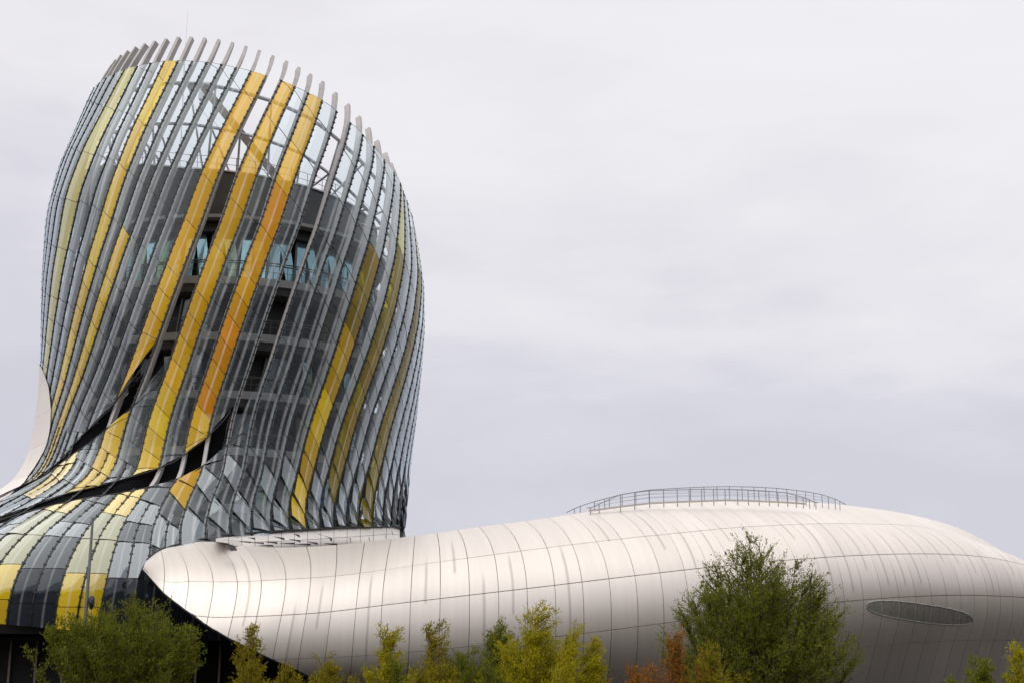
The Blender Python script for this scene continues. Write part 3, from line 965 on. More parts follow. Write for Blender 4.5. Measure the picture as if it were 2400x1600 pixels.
    # slab soffit and dark wall set back behind the windows
zz_ = np.linspace(13.0, TOPF, 9)
m = MB(); m.grid(T(np.stack([D(aa, z, -1.2) for z in zz_], 1)))
m.build('inner_wall', M_WALL, tower, True)
aw = np.linspace(-1.9, 1.9, 41)
for fi, z in enumerate(FLOORS + [None]):
    if z is None: break
    z0 = z + 0.30
    z1 = (FLOORS[fi + 1] - 0.95) if fi + 1 < len(FLOORS) else 36.0
    for j in range(len(aw) - 1):
        a0, a1 = aw[j], aw[j + 1]
        c0, c1 = a0 + 0.012, a1 - 0.012
        rnd = rng.random()
        if fi < 4 and rnd < 0.45: continue                 # deep, dark bays
        lean = 0.02 * (1 if j % 2 else -1)
        m = MB()
        P = np.array([[D(c0 + lean, z0, -0.35), D(c0 - lean, z1, -0.35)], [D(c1 + lean, z0, -0.35), D(c1 - lean, z1, -0.35)]])
        m.grid(T(P))
        m.build('window_pane', M_WINDOW if (fi == 4 or rnd > 0.86) else M_WINDOW2, tower)
        if j % 2 == 0:
            m = MB()
            m.tube([T(D(a0 + lean, z0, -0.2)), T(D(a0 - lean, z1, -0.2))], 0.09, 5)
            m.build('mullion', M_DARKSTEEL, tower)
    # transom and balustrade
    m = MB(); m.tube([T(D(a, z0 + (z1 - z0) * 0.45, -0.25)) for a in np.linspace(-1.9, 1.9, 50)], 0.05, 4)
    m.build('transom', M_DARKSTEEL, tower)
    m = MB()
    m.tube([T(D(a, z + 1.38, 1.3)) for a in np.linspace(-1.9, 1.9, 60)], 0.035, 4)
    m.tube([T(D(a, z + 0.85, 1.3)) for a in np.linspace(-1.9, 1.9, 60)], 0.018, 4)
    for a in np.linspace(-1.9, 1.9, 46):
        m.tube([T(D(a, z + 0.28, 1.3)), T(D(a, z + 1.38, 1.3))], 0.025, 4)
    m.build('balustrade', M_DARKSTEEL, tower)
    m = MB()
    P = np.stack([D(aa, z - 0.75, -1.0), D(aa, z - 0.75, 0.9), D(aa, z - 0.29, 1.2)], 1)
    m.grid(T(P)); m.build('edge_beam', M_DARKSTEEL, tower)
# ledge, lintel and parapet panels
m = MB(); P = np.stack([D(aa, TOPF + dz, off) for off, dz in [(-1.2, -0.15), (1.25, -0.15), (1.25, 0.12), (-1.2, 0.12)]], 1)
m.grid(T(P)); m.build('ledge', M_SLAB, tower)
m = MB(); P = np.stack([D(aa, z, off) for off, z in [(-1.0, 36.0), (0.35, 36.0), (0.35, TOPF - 0.16)]], 1)
m.grid(T(P)); m.build('lintel', M_WALL, tower)
ap = np.linspace(-math.pi, math.pi, 49)
for j in range(48):
    a_ = np.linspace(ap[j] + 0.002, ap[j + 1] - 0.002, 5)
    rz = roof_z(a_)
    for q in range(3):
        z0 = TOPF + 0.13 + (rz - TOPF - 0.13) * q / 3 + 0.02; z1 = TOPF + 0.13 + (rz - TOPF - 0.13) * (q + 1) / 3 - 0.02
        if not (-2.0 < ap[j] < 1.95) and q > 0: continue
        if not (-2.0 < ap[j] < 1.95): z1 = rz
        m = MB()
        m.grid(T(np.stack([D(a_, z0, 0.75), D(a_, z1, 0.75 - 0.0)], 1)), flip=True)
        m.build('parapet_panel', M_PARAPET, tower, True)
m = MB()
P = np.stack([D(aa, TOPF, 0.66), D(aa, 0, 0.66)], 1); P[:, 1, 2] = roof_z(aa) - 0.02
m.grid(T(P)); m.build('parapet_backing', M_DARKSTEEL, tower)
m = MB()
P = np.stack([D(aa, 0, 0.8), D(aa, 0, 0.8), D(aa, 0, -9.0)], 1)
P[:, 0, 2] = roof_z(aa); P[:, 1, 2] = roof_z(aa) + 0.12; P[:, 2, 2] = roof_z(aa) + 0.12
m.grid(T(P)); m.build('roof_deck', M_STEEL, tower)
m = MB()
for h in (0.55, 1.1):
    pts = []
    for a in np.linspace(-2.2, 2.2, 70):
        p = D(a, 0, 0.5); p[2] = float(roof_z(a)) + 0.12 + h; pts.append(T(p))
    m.tube(pts, 0.02, 4)
for a in np.linspace(-2.2, 2.2, 40):
    p = D(a, 0, 0.5); p[2] = float(roof_z(a)) + 0.12; m.tube([T(p), T(p + np.array([0, 0, 1.1]))], 0.022, 4)
m.build('roof_railing', M_DARKSTEEL, tower)

# ------------------------------------------------------------------ ground floor under the skirt
al = np.linspace(-math.pi, math.pi, 121)
m = MB()
P = np.stack([S(al, np.full_like(al, ZSK)) * 1.0, S(al, np.full_like(al, ZSK + 0.02))], 1)
inner = []
for off, z in [(-0.05, ZSK - 0.03), (-4.0, ZSK - 0.05), (-4.2, 0.0)]:
    cx, rx, ry = sec(ZSK)
    inner.append(np.stack([cx + (rx + off) * np.sin(al), CY0 - (ry + off) * np.cos(al), np.full_like(al, z)], -1))
m.grid(T(np.stack(inner, 1)))
m.build('ground_floor', M_VOID, tower, True)
m = None
cx_, rx_, ry_ = sec(ZSK)
for a in np.linspace(-1.2, 1.2, 25):
    m = MB()
    p = np.array([cx_ + (rx_ - 3.9) * math.sin(a), CY0 - (ry_ - 3.9) * math.cos(a), 0])
    m.box(T(p + np.array([0, 0, ZSK / 2])), (0.07, 0, 0), (0, 0.1, 0), (0, 0, ZSK / 2 - 0.06))
    m.build('ground_floor_mullion', M_BEAM, tower)
# lining behind the skirt glass so that it reads as a closed volume
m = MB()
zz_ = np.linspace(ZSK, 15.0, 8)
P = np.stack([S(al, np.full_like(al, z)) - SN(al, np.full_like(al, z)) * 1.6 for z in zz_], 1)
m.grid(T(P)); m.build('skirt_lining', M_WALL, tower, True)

# ================================================================== LONG CURVED HALL (satin panels)
# traced rings: x where ring i crosses each lengthwise joint (T top, D, A, B) in the photo
XT = [343, 377, 408, 447, 500, 572, 632, 723, 790, 852, 922, 971, 1025, 1074, 1117, 1180, 1229, 1285, 1335, 1385, 1435, 1485, 1530, 1575, 1620, 1665, 1710,
      1752, 1795, 1832, 1870, 1905, 1940, 1975, 2010, 2045, 2080, 2113, 2145, 2176, 2205, 2233, 2260, 2290, 2320, 2350, 2380]
XD = [335, 385, 441, 501, 556, 612, 670, 728, 786, 843, 901, 967, 1031, 1096, 1157, 1221, 1282, 1341, 1398, 1456, 1511, 1569, 1616, 1664, 1712, 1760, 1808,
      1855, 1903, 1938, 1976, 2010, 2042, 2073, 2103, 2133, 2162, 2192, 2222, 2252, 2282, 2312, 2342, 2372, 2402, 2432, 2460]
XA = [331, 376, 430, 488, 545, 602, 659, 717, 776, 834, 891, 962, 1031, 1100, 1168, 1235, 1300, 1363, 1428, 1487, 1547, 1604, 1658, 1710, 1762, 1814, 1865,
      1911, 1958, 1998, 2039, 2078, 2114, 2150, 2184, 2217, 2250, 2282, 2313, 2343, 2373, 2403, 2432, 2461, 2490, 2518, 2546]
XB = [326, 362, 414, 468, 522, 578, 639, 700, 761, 825, 887, 957, 1028, 1098, 1167, 1236, 1302, 1368, 1433, 1495, 1556, 1616, 1672, 1727, 1781, 1833, 1884,
      1932, 1979, 2024, 2066, 2107, 2146, 2183, 2218, 2251, 2283, 2314, 2344, 2373, 2402, 2430, 2458, 2486, 2513, 2540, 2567]
NR = len(XT)
def pw(p):
    xs_ = [q[0] for q in p]; ys_ = [q[1] for q in p]
    return lambda x: float(np.interp(x, xs_, ys_))
YT = pw([(343, 1315), (377, 1289), (408, 1280), (447, 1271), (500, 1262), (572, 1281), (632, 1284), (723, 1281), (790, 1277), (852, 1271), (922, 1261), (971, 1255), (1025, 1249), (1074, 1241),
         (1117, 1234), (1180, 1227), (1229, 1221), (1350, 1203), (1450, 1189), (1550, 1178), (1650, 1172), (1710, 1170), (1800, 1171), (1850, 1174), (1927, 1178), (1982, 1183), (2087, 1196),
         (2182, 1216), (2246, 1235), (2310, 1266), (2374, 1307), (2400, 1328), (2480, 1400)])
YD = pw([(335, 1330), (385, 1362), (556, 1364), (730, 1354), (800, 1350), (900, 1335), (1031, 1316), (1163, 1299), (1250, 1287), (1457, 1262), (1569, 1251), (1728, 1235), (1850, 1229),
         (1943, 1226), (2119, 1229), (2200, 1240), (2300, 1272), (2400, 1331), (2470, 1382)])
YA = pw([(331, 1344), (376, 1440), (454, 1445), (548, 1446), (658, 1441), (719, 1438), (800, 1431), (890, 1418), (1031, 1402), (1167, 1386), (1299, 1371), (1428, 1355), (1550, 1341), (1664, 1328),
         (1850, 1311), (1998, 1301), (2119, 1297), (2200, 1297), (2278, 1301), (2340, 1309), (2400, 1322), (2470, 1350), (2550, 1390)])
YB = pw([(326, 1362), (362, 1545), (640, 1544), (750, 1541), (890, 1533), (1031, 1521), (1169, 1506), (1301, 1491), (1368, 1483), (1495, 1467), (1556, 1459), (1740, 1436), (1896, 1416), (1978, 1408),
         (2106, 1398), (2200, 1394), (2278, 1393), (2400, 1398), (2480, 1410), (2570, 1430)])
YC = pw([(320, 1380), (362, 1606), (640, 1606), (890, 1600), (1301, 1580), (1700, 1550), (1966, 1522), (2055, 1511), (2135, 1505), (2278, 1498), (2400, 1500), (2570, 1515)])
YU = pw([(320, 1400), (362, 1655), (1300, 1655), (1700, 1640), (2000, 1615), (2300, 1600), (2570, 1605)])
FA = pw([(331, 87.0), (450, 86.6), (640, 87.6), (830, 90.2), (1030, 93.6), (1300, 98.0), (1600, 102.5), (1900, 108.5), (2150, 115.5), (2400, 125.5), (2600, 138)])
def bump_(x): return min(max((x - 1500) / 600.0, 0), 1)

HP = np.zeros((NR, 6, 3))
for i in range(NR):
    f = FA(XA[i]); bb = bump_(XA[i])
    if XT[i] < 560:
        a, z = hit(XT[i], YT(XT[i])); tY = S(a, z)[1] - 0.15
    elif XT[i] < 1100:
        tY = float(np.interp(XT[i], [560, 700, 922, 1100], [94.0, 97.5, 103.5, f + 10.5]))
    else:
        tY = f + 10.8 + 1.5 * bb
    small = min(max((XT[i] - 343) / 220.0, 0.0), 1.0)
    tY = max(tY, f + 0.8)
    HP[i, 0] = at(XT[i], YT(XT[i]), tY)
    HP[i, 1] = at(XD[i], YD(XD[i]), f + (0.25 + 0.05 * bb) * (tY - f))
    HP[i, 2] = at(XA[i], YA(XA[i]), f + 0.25 + 0.1 * bb)
    HP[i, 3] = at(XB[i], YB(XB[i]), f + 0.30 + 0.35 * bb)
    xc = XB[i] - 6 - 9 * bb
    HP[i, 4] = at(xc, YC(xc), f + 3.1 + 1.6 * bb)
    xu = XB[i] - 22 - 22 * bb
    HP[i, 5] = at(xu, YU(xu), f + 7.6 + 2.6 * bb)
# smooth along the length (keeps the traced joints, removes hand jitter)
for j in range(6):
    for c in range(3):
        v = HP[:, j, c].copy(); w = v.copy()
        w[1:-1] = 0.25 * v[:-2] + 0.5 * v[1:-1] + 0.25 * v[2:]
        HP[2:, j, c] = w[2:]
IDX = np.arange(NR, dtype=float)
def hall(s, t):
    """point of the hall skin; s = ring number, t = 0 top .. 5 underside"""
    s = np.atleast_1d(np.asarray(s, float)); t = np.atleast_1d(np.asarray(t, float))
    ctl = spline(IDX, HP.reshape(NR, -1), s).reshape(len(s), 6, 3)
    out_ = np.zeros((len(s), len(t), 3))
    for i in range(len(s)):
        c = ctl[i]
        d = np.r_[0, np.cumsum(np.linalg.norm(np.diff(c, axis=0), axis=1) ** 0.8 + 1e-4)]
        out_[i] = spline(d, c, np.interp(t, np.arange(6), d))
    return out_
FS = np.arange(0, NR - 1 + 1e-6, 0.25); FT = np.arange(0, 5 + 1e-6, 0.125)
HG = hall(FS, FT)
# normals of the fine grid
ds_ = np.gradient(HG, axis=0); dt_ = np.gradient(HG, axis=1)
HN = np.cross(dt_, ds_); HN /= np.linalg.norm(HN, axis=2, keepdims=True) + 1e-9
if HN[60, 20, 1] > 0: HN = -HN
def hsamp(G_, s, t):
    s = np.clip(np.asarray(s, float) / 0.25, 0, len(FS) - 1.001); t = np.clip(np.asarray(t, float) / 0.125, 0, len(FT) - 1.001)
    i, j = s.astype(int), t.astype(int); f, g_ = (s - i)[..., None], (t - j)[..., None]
    return (G_[i, j] * (1 - f) + G_[i + 1, j] * f) * (1 - g_) + (G_[i, j + 1] * (1 - f) + G_[i + 1, j + 1] * f) * g_
# the skin ends along a diagonal edge on the left
EDGE = pw([(300, 1300), (335, 1331), (385, 1388), (432, 1424), (483, 1461), (533, 1491), (587, 1517), (640, 1543), (695, 1567), (760, 1602), (800, 1640)])
def t_end(s):
    tt = np.linspace(0, 5, 400)
    P = hsamp(HG, np.full_like(tt, s), tt)
    x, y = proj(P)
    over = [i for i in range(len(tt)) if x[i] < 800 and y[i] > EDGE(x[i])]
    return tt[over[0]] if over else 5.0
TE_S = np.arange(0, 14, 0.125); TE_T = np.array([t_end(s) for s in TE_S])
def tend(s): return np.interp(s, TE_S, TE_T, right=5.0)

hall_o = empty('curved_hall', (8, 104, 0))
hall_loc = np.array([8, 104, 0.0])
tag(hall_o, 'long low curved white hall clad in satin metal panels with a pointed tail', 'building')
def H(P): return np.asarray(P, float) - hall_loc

def hall_panel(s0, s1, t0, t1, off=0.03, mat_=None, name='metal_panel', gap=True, ns=5, ntt=6):
    gs, gt_ = (0.014, 0.008) if gap else (0.0, 0.0)
    lo_ = t0 + gt_
    sd_ = np.linspace(s0 + gs, s1 - gs, 60)
    ok_ = np.where(tend(sd_) > lo_ + 0.015)[0]
    if len(ok_) < 2: return
    s = np.linspace(sd_[ok_[0]], sd_[ok_[-1]], ns)
    Sg = np.repeat(s[:, None], ntt, 1)
    f = np.linspace(0, 1, ntt)[None]
    hi_ = np.minimum(t1 - gt_, tend(s))[:, None]
    if (hi_ - lo_).max() < 0.02: return
    hi_ = np.maximum(hi_, lo_ + 0.001)
    Tg = lo_ * (1 - f) + hi_ * f
    P = hsamp(HG, Sg, Tg); n = hsamp(HN, Sg, Tg)
    n /= np.linalg.norm(n, axis=-1, keepdims=True)
    P = P + n * off
    m = MB(); m.grid(H(P), flip=True)
    # rim of the panel
    loop = [(i, 0) for i in range(ns)] + [(ns - 1, j) for j in range(1, ntt)] + [(i, ntt - 1) for i in range(ns - 2, -1, -1)] + [(0, j) for j in range(ntt - 2, 0, -1)]
    top = np.array([P[i] for i in loop]); bot = np.array([P[i] - n[i] * 0.06 for i in loop]); q = len(loop)
    m.add(H(np.vstack([top, bot])), [(i, (i + 1) % q, (i + 1) % q + q, i + q) for i in range(q)])
    uv = np.vstack([np.stack([Sg, Tg], -1).reshape(-1, 2), np.array([[Sg[i], Tg[i]] for i in loop]), np.array([[Sg[i], Tg[i]] for i in loop])])
    nn = np.vstack([n.reshape(-1, 3), np.array([n[i] for i in loop]), np.array([n[i] for i in loop])])
    return m.build(name, mat_ or M_CLAD, hall_o, True, uv, nn)

for i in range(NR - 1):
    for (t0, t1) in [(0, 1), (1, 2), (2, 3), (3, 4), (4, 5)]:
        hall_panel(i, i + 1, t0, t1)
M_JOINT = mat('joint_shadow_gap', (0.13, 0.105, 0.085), 0.8)
# backing sheet behind the joints
s_ = FS
Tg = np.linspace(0, 1, 41)[None] * np.minimum(5.0, tend(s_))[:, None]
Sg = np.repeat(s_[:, None], 41, 1)
Pb = hsamp(HG, Sg, Tg) - hsamp(HN, Sg, Tg) * 0.03
m = MB(); m.grid(H(Pb), flip=True)
m.build('joint_backing', M_JOINT, hall_o, True)
# the far side of the hall closes the volume
ib = [i for i in range(len(FS)) if FS[i] >= 10]
Pq = []
for i in ib:
    top, und = HG[i, 0], HG[i, -1]
    yc = max(top[1], und[1])
    row = []
    for j in range(0, len(FT), 2):
        p = HG[i, j].copy()
        w = (top[1] - und[1])
        p[1] = 2 * (top[1] + (und[1] - top[1]) * (j / (len(FT) - 1))) - p[1] + 0.0
        p[0] += 0.0
        row.append(p)
    Pq.append(row)
Pq = np.array(Pq)
m = MB(); m.grid(H(Pq))
uvq = [(FS[i], FT[j]) for i in ib for j in range(0, len(FT), 2)]
m.build('far_cladding', M_CLAD, hall_o, True, uvq)
# dark ground floor below the hall
m = MB()
pts = [HG[i, -1] for i in range(8, len(FS), 4)]
gf = np.array([[p + np.array([0, 1.5, 0.6]), np.array([p[0], p[1] + 1.8, 0.0])] for p in pts])
m.grid(H(gf)); m.build('ground_floor', M_VOID, hall_o, True)
# trim along the pointed edge
te = []
for s in np.linspace(0.0, 8.0, 60):
    t = float(tend(s))
    if t < 4.95:
        te.append(hsamp(HG, np.array([s]), np.array([t]))[0] + np.array([0, 0.12, -0.05]))
m = MB(); m.tube([H(p) for p in te], 0.10, 6); m.build('edge_trim', M_GASKET, hall_o, True)

# ---- collar: white wall between the hall's top and the tower glass, with dark triangular slots
CX = np.linspace(505, 937, 15)
CB = pw([(505, 1265), (528, 1268), (572, 1283), (660, 1285), (760, 1280), (850, 1272), (900, 1266), (937, 1262)])
def collar_pt(x, f):
    yb, yt = CB(x), float(G_LO(x)) + 1.0
    a, z = hit(min(x, 934), yt)
    pt = S(a, z) - SN(a, z) * 0.1
    bl = float(np.interp(x, [505, 560, 700, 922, 940], [90.5, 94.3, 97.9, 104.0, 105.0]))
    pb = at(x, yb + 3, bl)
    Yd = pb[1] * (1 - f) + pt[1] * f - 0.5 * math.sin(math.pi * f) 
    ym = (yb + 3) * (1 - f) + yt * f
    return at(x, ym, Yd)
NCX = 15
for i in range(NCX - 1):
    for r_ in range(2):
        xs4 = np.linspace(CX[i] + 0.5, CX[i + 1] - 0.5, 4)
        sh_ = 16
        P = np.array([[collar_pt(x - (0 if r_ else 0), (r_ + g_) / 2.0 * 0.995 + 0.002) for g_ in np.linspace(0.02, 0.98, 4)] for x in xs4])
        m = MB(); m.grid(H(P)); m.build('collar_panel', M_COLLAR, hall_o, True)
P = np.array([[collar_pt(x, f) + np.array([0.02, 0.12, 0]) for f in np.linspace(0, 1, 6)] for x in np.linspace(505, 937, 40)])
m = MB(); m.grid(H(P)); m.build('collar_backing', M_JOINT, hall_o, True)
def slot(x0, f0, x1, f1, w):
    a, b = collar_pt(x0, f0), collar_pt(x1, f1 + w); c = collar_pt(x1 + 1, f1 - w)
    n = np.array([0.0, -0.06, -0.01])
    m = MB(); m.add(H([a + n, b + n, c + n, a + n * 0.2, b + n * 0.2, c + n * 0.2]), [(0, 2, 1), (3, 4, 5), (0, 1, 4, 3), (1, 2, 5, 4), (2, 0, 3, 5)])
    m.build('vent_slot', M_GASKET, hall_o)
SL = [(895, 0.95, 903, 0.35, .10), (915, .95, 921, .45, .09), (846, .92, 866, .25, .10), (796, .92, 822, .30, .11), (744, .80, 778, .42, .09), (690, .86, 702, .72, .07), (678, .60, 704, .45, .05), (722, .40, 744, .26, .05),
      (640, .80, 666, .62, .06), (622, .50, 650, .42, .05), (655, .40, 690, .34, .04), (690, .30, 728, .24, .04), (582, .82, 597, .72, .06), (590, .48, 618, .42, .04), (610, .30, 640, .26, .04), (760, .26, 790, .14, .05), (560, .55, 588, .50, .04)]
for q in SL: slot(*q)
m = MB()
a, b, c, d_ = at(529, 1281, 91.0), at(538, 1281, 91.0), at(556, 1289, 90.6), at(541, 1290, 90.6)
n = np.array([0, -0.35, 0.12])
m.add(H([a + n, b + n, c + n, d_ + n, a, b, c, d_]), [(0, 1, 2, 3), (4, 7, 6, 5), (0, 4, 5, 1), (1, 5, 6, 2), (2, 6, 7, 3), (3, 7, 4, 0)])
m.build('open_hatch', M_GASKET, hall_o)
# dark lip where glass meets the white collar
m = MB()
pts = []
for x in np.linspace(345, 936, 60):
    a, z = hit(x, float(G_LO(x)) - 1.0); pts.append(H(S(a, z) + SN(a, z) * 0.12))
m.tube(pts, 0.09, 5); m.build('glass_lip', M_GASKET, hall_o, True)

# ---- elliptical louvre window in the right flank
M_LOUV = mat('louvre_grey', (0.40, 0.40, 0.36), 0.45, 0.5, 0.15, 2)
def inv_hall(px, py):
    X, Y = proj(HG)
    d = (X - px) ** 2 + (Y - py) ** 2
    d[:, 40:] += 1e6
    i, j = np.unravel_index(np.argmin(d), d.shape)
    return FS[i], FT[j]
cxp, cyp, th = 2154.0, 1434.0, R(7.6)
up_l, lo_l = [], []
for i in range(27, 40):
    for (u0, u1) in ((0.06, 0.47), (0.53, 0.94)):
        ss = np.linspace(i + u0, i + u1, 4)
        cols = []
        for s in ss:
            tt = np.linspace(2.8, 4.2, 120)
            X, Y = proj(hsamp(HG, np.full_like(tt, s), tt))
            dx, dy = X - cxp, Y - cyp
            u = (dx * math.cos(th) + dy * math.sin(th)) / 126.0; v = (-dx * math.sin(th) + dy * math.cos(th)) / 21.5
            ins = np.abs(u) ** 2.4 + np.abs(v) ** 2.4 < 1
            if ins.any(): cols.append((s, tt[ins].min(), tt[ins].max()))
        up_l += [(c[0], c[1]) for c in cols]; lo_l += [(c[0], c[2]) for c in cols]
        if len(cols) >= 2:
            P = []
            for s, ta, tb in cols:
                t4 = np.linspace(ta, tb, 4); sA_ = np.full(4, s)
                P.append(hsamp(HG, sA_, t4) + hsamp(HN, sA_, t4) * 0.06)
            m = MB(); m.grid(H(np.array(P)), flip=True); m.build('louvre_pane', M_LOUV, hall_o, True)

ring_ = up_l + lo_l[::-1] + up_l[:1]
m = MB(); m.tube([H(hsamp(HG, np.array([a_]), np.array([b_]))[0] + hsamp(HN, np.array([a_]), np.array([b_]))[0] * 0.06) for a_, b_ in ring_], 0.035, 5)
m.build('louvre_frame', M_LOUV, hall_o, True)

# ---- walkway and railing on the hall roof
RC = at(1655, 1180, 117.0)
def roof_pt(px, py, Y): return at(px, py, Y)
front = [(1385, 1198), (1420, 1193), (1460, 1187), (1500, 1183), (1550, 1178), (1600, 1174), (1650, 1171), (1700, 1169), (1750, 1170), (1800, 1172), (1840, 1174), (1885, 1177)]
frail = []
M_RAILING = mat('railing_grey', (0.24, 0.24, 0.26), 0.5, 0.3)
rl = empty('roof_railing', (0, 0, 0)); rl.parent = hall_o; 
yF = lambda x: float(np.interp(x, [1300, 1650, 1990], [109.5, 112.6, 118.0]))
yB = lambda x: float(np.interp(x, [1300, 1650, 1990], [113.5, 121.0, 122.5]))
fx = [1384, 1404, 1454, 1487, 1522, 1555, 1587, 1615, 1644, 1672, 1699, 1728, 1753, 1778, 1802, 1823, 1845, 1865, 1882, 1897, 1912]
f_base = pw([(1384, 1194), (1404, 1192), (1454, 1185), (1487, 1181), (1522, 1177), (1587, 1174), (1644, 1172), (1700, 1170), (1753, 1171), (1802, 1173), (1845, 1175), (1912, 1180)])
f_top = pw([(1384, 1189), (1404, 1180), (1454, 1158), (1487, 1153), (1522, 1149), (1587, 1147), (1644, 1145), (1700, 1145), (1753, 1147), (1802, 1150), (1845, 1154), (1882, 1164), (1912, 1177)])
bx = [1346, 1360, 1393, 1417, 1428, 1458, 1490, 1521, 1555, 1587, 1618, 1650, 1680, 1709, 1739, 1767, 1794, 1820, 1844, 1867, 1888, 1907, 1926, 1941, 1957, 1968]
b_top = pw([(1325, 1201), (1346, 1191), (1360, 1185), (1393, 1174), (1428, 1165), (1458, 1157), (1521, 1147), (1587, 1143), (1650, 1140), (1710, 1139), (1767, 1140), (1820, 1143), (1867, 1148), (1907, 1154), (1926, 1158), (1957, 1168), (1982, 1181)])
b_base = pw([(1325, 1203), (1393, 1194), (1458, 1184), (1521, 1176), (1587, 1172), (1650, 1170), (1710, 1169), (1820, 1173), (1907, 1178), (1968, 1184), (1990, 1187)])
for xs_, tp, bs, yf in ((fx, f_top, f_base, yF), (bx, b_top, b_base, yB)):
    for x in xs_:
        Y = yf(x); p1 = at(x, tp(x), Y); p0 = at(x, bs(x) + 1, Y); p0[0] = p1[0]
        p0[2] -= 0.4
        m = MB(); m.tube([H(p0), H(p1)], 0.035, 5); m.build('railing_post', M_RAILING, hall_o)
    full = np.linspace(xs_[0] - (8 if xs_ is fx else 18), xs_[-1] + (6 if xs_ is fx else 14), 60)
    m = MB(); m.tube([H(at(x, tp(x), yf(x))) for x in full], 0.035, 5)
    m.build('handrail', M_RAILING, hall_o, True)
    for fr_ in (0.4, 0.7):
        m = MB(); m.tube([H(at(x, tp(x) * fr_ + bs(x) * (1 - fr_), yf(x))) for x in np.linspace(xs_[2], xs_[-2], 50)], 0.012, 4)
        m.build('rail_wire', M_RAILING, hall_o)
bpy.data.objects.remove(rl)
m = MB()
P = np.array([[at(x, f_base(x) - 1.0, yF(x)), at(x, f_base(x) + 3.5, yF(x) - 0.3)] for x in np.linspace(1380, 1890, 50)])
m.grid(H(P)); m.build('walkway_kerb', mat('kerb_brown', (0.30, 0.26, 0.235), 0.7, 0, 0.1), hall_o)

# ================================================================== LAMP POST
M_POST = mat('grey_post', (0.075, 0.085, 0.09), 0.5, 0.4, 0.1, 3)
YP = 58.0
pt_, pb_ = at(218, 1212, YP), at(197, 1490, YP)
px0 = 0.5 * (pt_[0] + pb_[0])
lp = empty('lamp_post', (px0, YP, 0))
tag(lp, 'thin dark grey pole with small black floodlight before the gold glass skirt', 'pole')
m = MB(); m.tube([(0, 0, 0), (0, 0, pt_[2] * 0.5), (0, 0, pt_[2])], 0.105, 10, r2=0.05); m.build('pole', M_POST, lp, True)
m = MB(); m.tube([(0, 0, 0), (0, 0, 0.25)], 0.19, 10, r2=0.15); m.build('base_collar', M_POST, lp, True)
zl = at(210, 1412, YP)[2]
m = MB(); m.tube([(0, 0, zl + 0.1), (0.14, 0, zl + 0.1)], 0.035, 6); m.build('bracket', M_POST, lp)
m = MB()
prof = [(0.0, 0.30), (0.07, 0.28), (0.12, 0.18), (0.13, 0.0), (0.11, -0.12), (0.06, -0.17), (0.07, -0.24), (0.0, -0.26)]
ang = np.linspace(0, 2 * math.pi, 13)
m.grid(np.array([[(0.2 + r * math.cos(t), r * math.sin(t), zl + h) for t in ang] for r, h in prof]))
m.build('floodlight', M_GASKET, lp, True)

# ================================================================== WILLOWS AND SHRUBS
def leaf_mat(name, col, var=0.35, trans=0.45, hue=0.02):
    m = bpy.data.materials.new(name); m.use_nodes = True
    t = m.node_tree
    for n in list(t.nodes): t.nodes.remove(n)
    NN, LL = t.nodes.new, t.links.new
    o = NN('ShaderNodeOutputMaterial')
    at_ = NN('ShaderNodeUVMap'); at_.uv_map = 'UVMap'
    sx = NN('ShaderNodeSeparateXYZ'); LL(at_.outputs[0], sx.inputs[0])
    hs = NN('ShaderNodeHueSaturation'); hs.inputs['Color'].default_value = (*col, 1)
    v = NN('ShaderNodeMapRange'); v.inputs['To Min'].default_value = 1 - var; v.inputs['To Max'].default_value = 1 + var; LL(sx.outputs[0], v.inputs['Value'])
    h = NN('ShaderNodeMapRange'); h.inputs['To Min'].default_value = 0.5 - hue; h.inputs['To Max'].default_value = 0.5 + hue; LL(sx.outputs[1], h.inputs['Value'])
    LL(v.outputs[0], hs.inputs['Value']); LL(h.outputs[0], hs.inputs['Hue'])
    d = NN('ShaderNodeBsdfDiffuse'); tl = NN('ShaderNodeBsdfTranslucent'); LL(hs.outputs[0], d.inputs[0]); LL(hs.outputs[0], tl.inputs[0])
    mx = NN('ShaderNodeMixShader'); mx.inputs[0].default_value = trans; LL(d.outputs[0], mx.inputs[1]); LL(tl.outputs[0], mx.inputs[2])
    LL(mx.outputs[0], o.inputs[0])
    return m
M_BARK = mat('bark', (0.07, 0.055, 0.035), 0.9, 0, 0.3, 6)
M_BARK_Y = mat('yellow_bark', (0.22, 0.15, 0.03), 0.85, 0, 0.3, 6)
L_GREEN = leaf_mat('willow_leaf', (0.15, 0.165, 0.018))
L_DEEP = leaf_mat('deep_green_leaf', (0.17, 0.185, 0.018))
L_YEL = leaf_mat('yellow_green_leaf', (0.36, 0.32, 0.014), hue=0.025)
L_RED = leaf_mat('red_leaf', (0.32, 0.135, 0.02), hue=0.03)
L_MIX = leaf_mat('olive_leaf', (0.25, 0.21, 0.015))

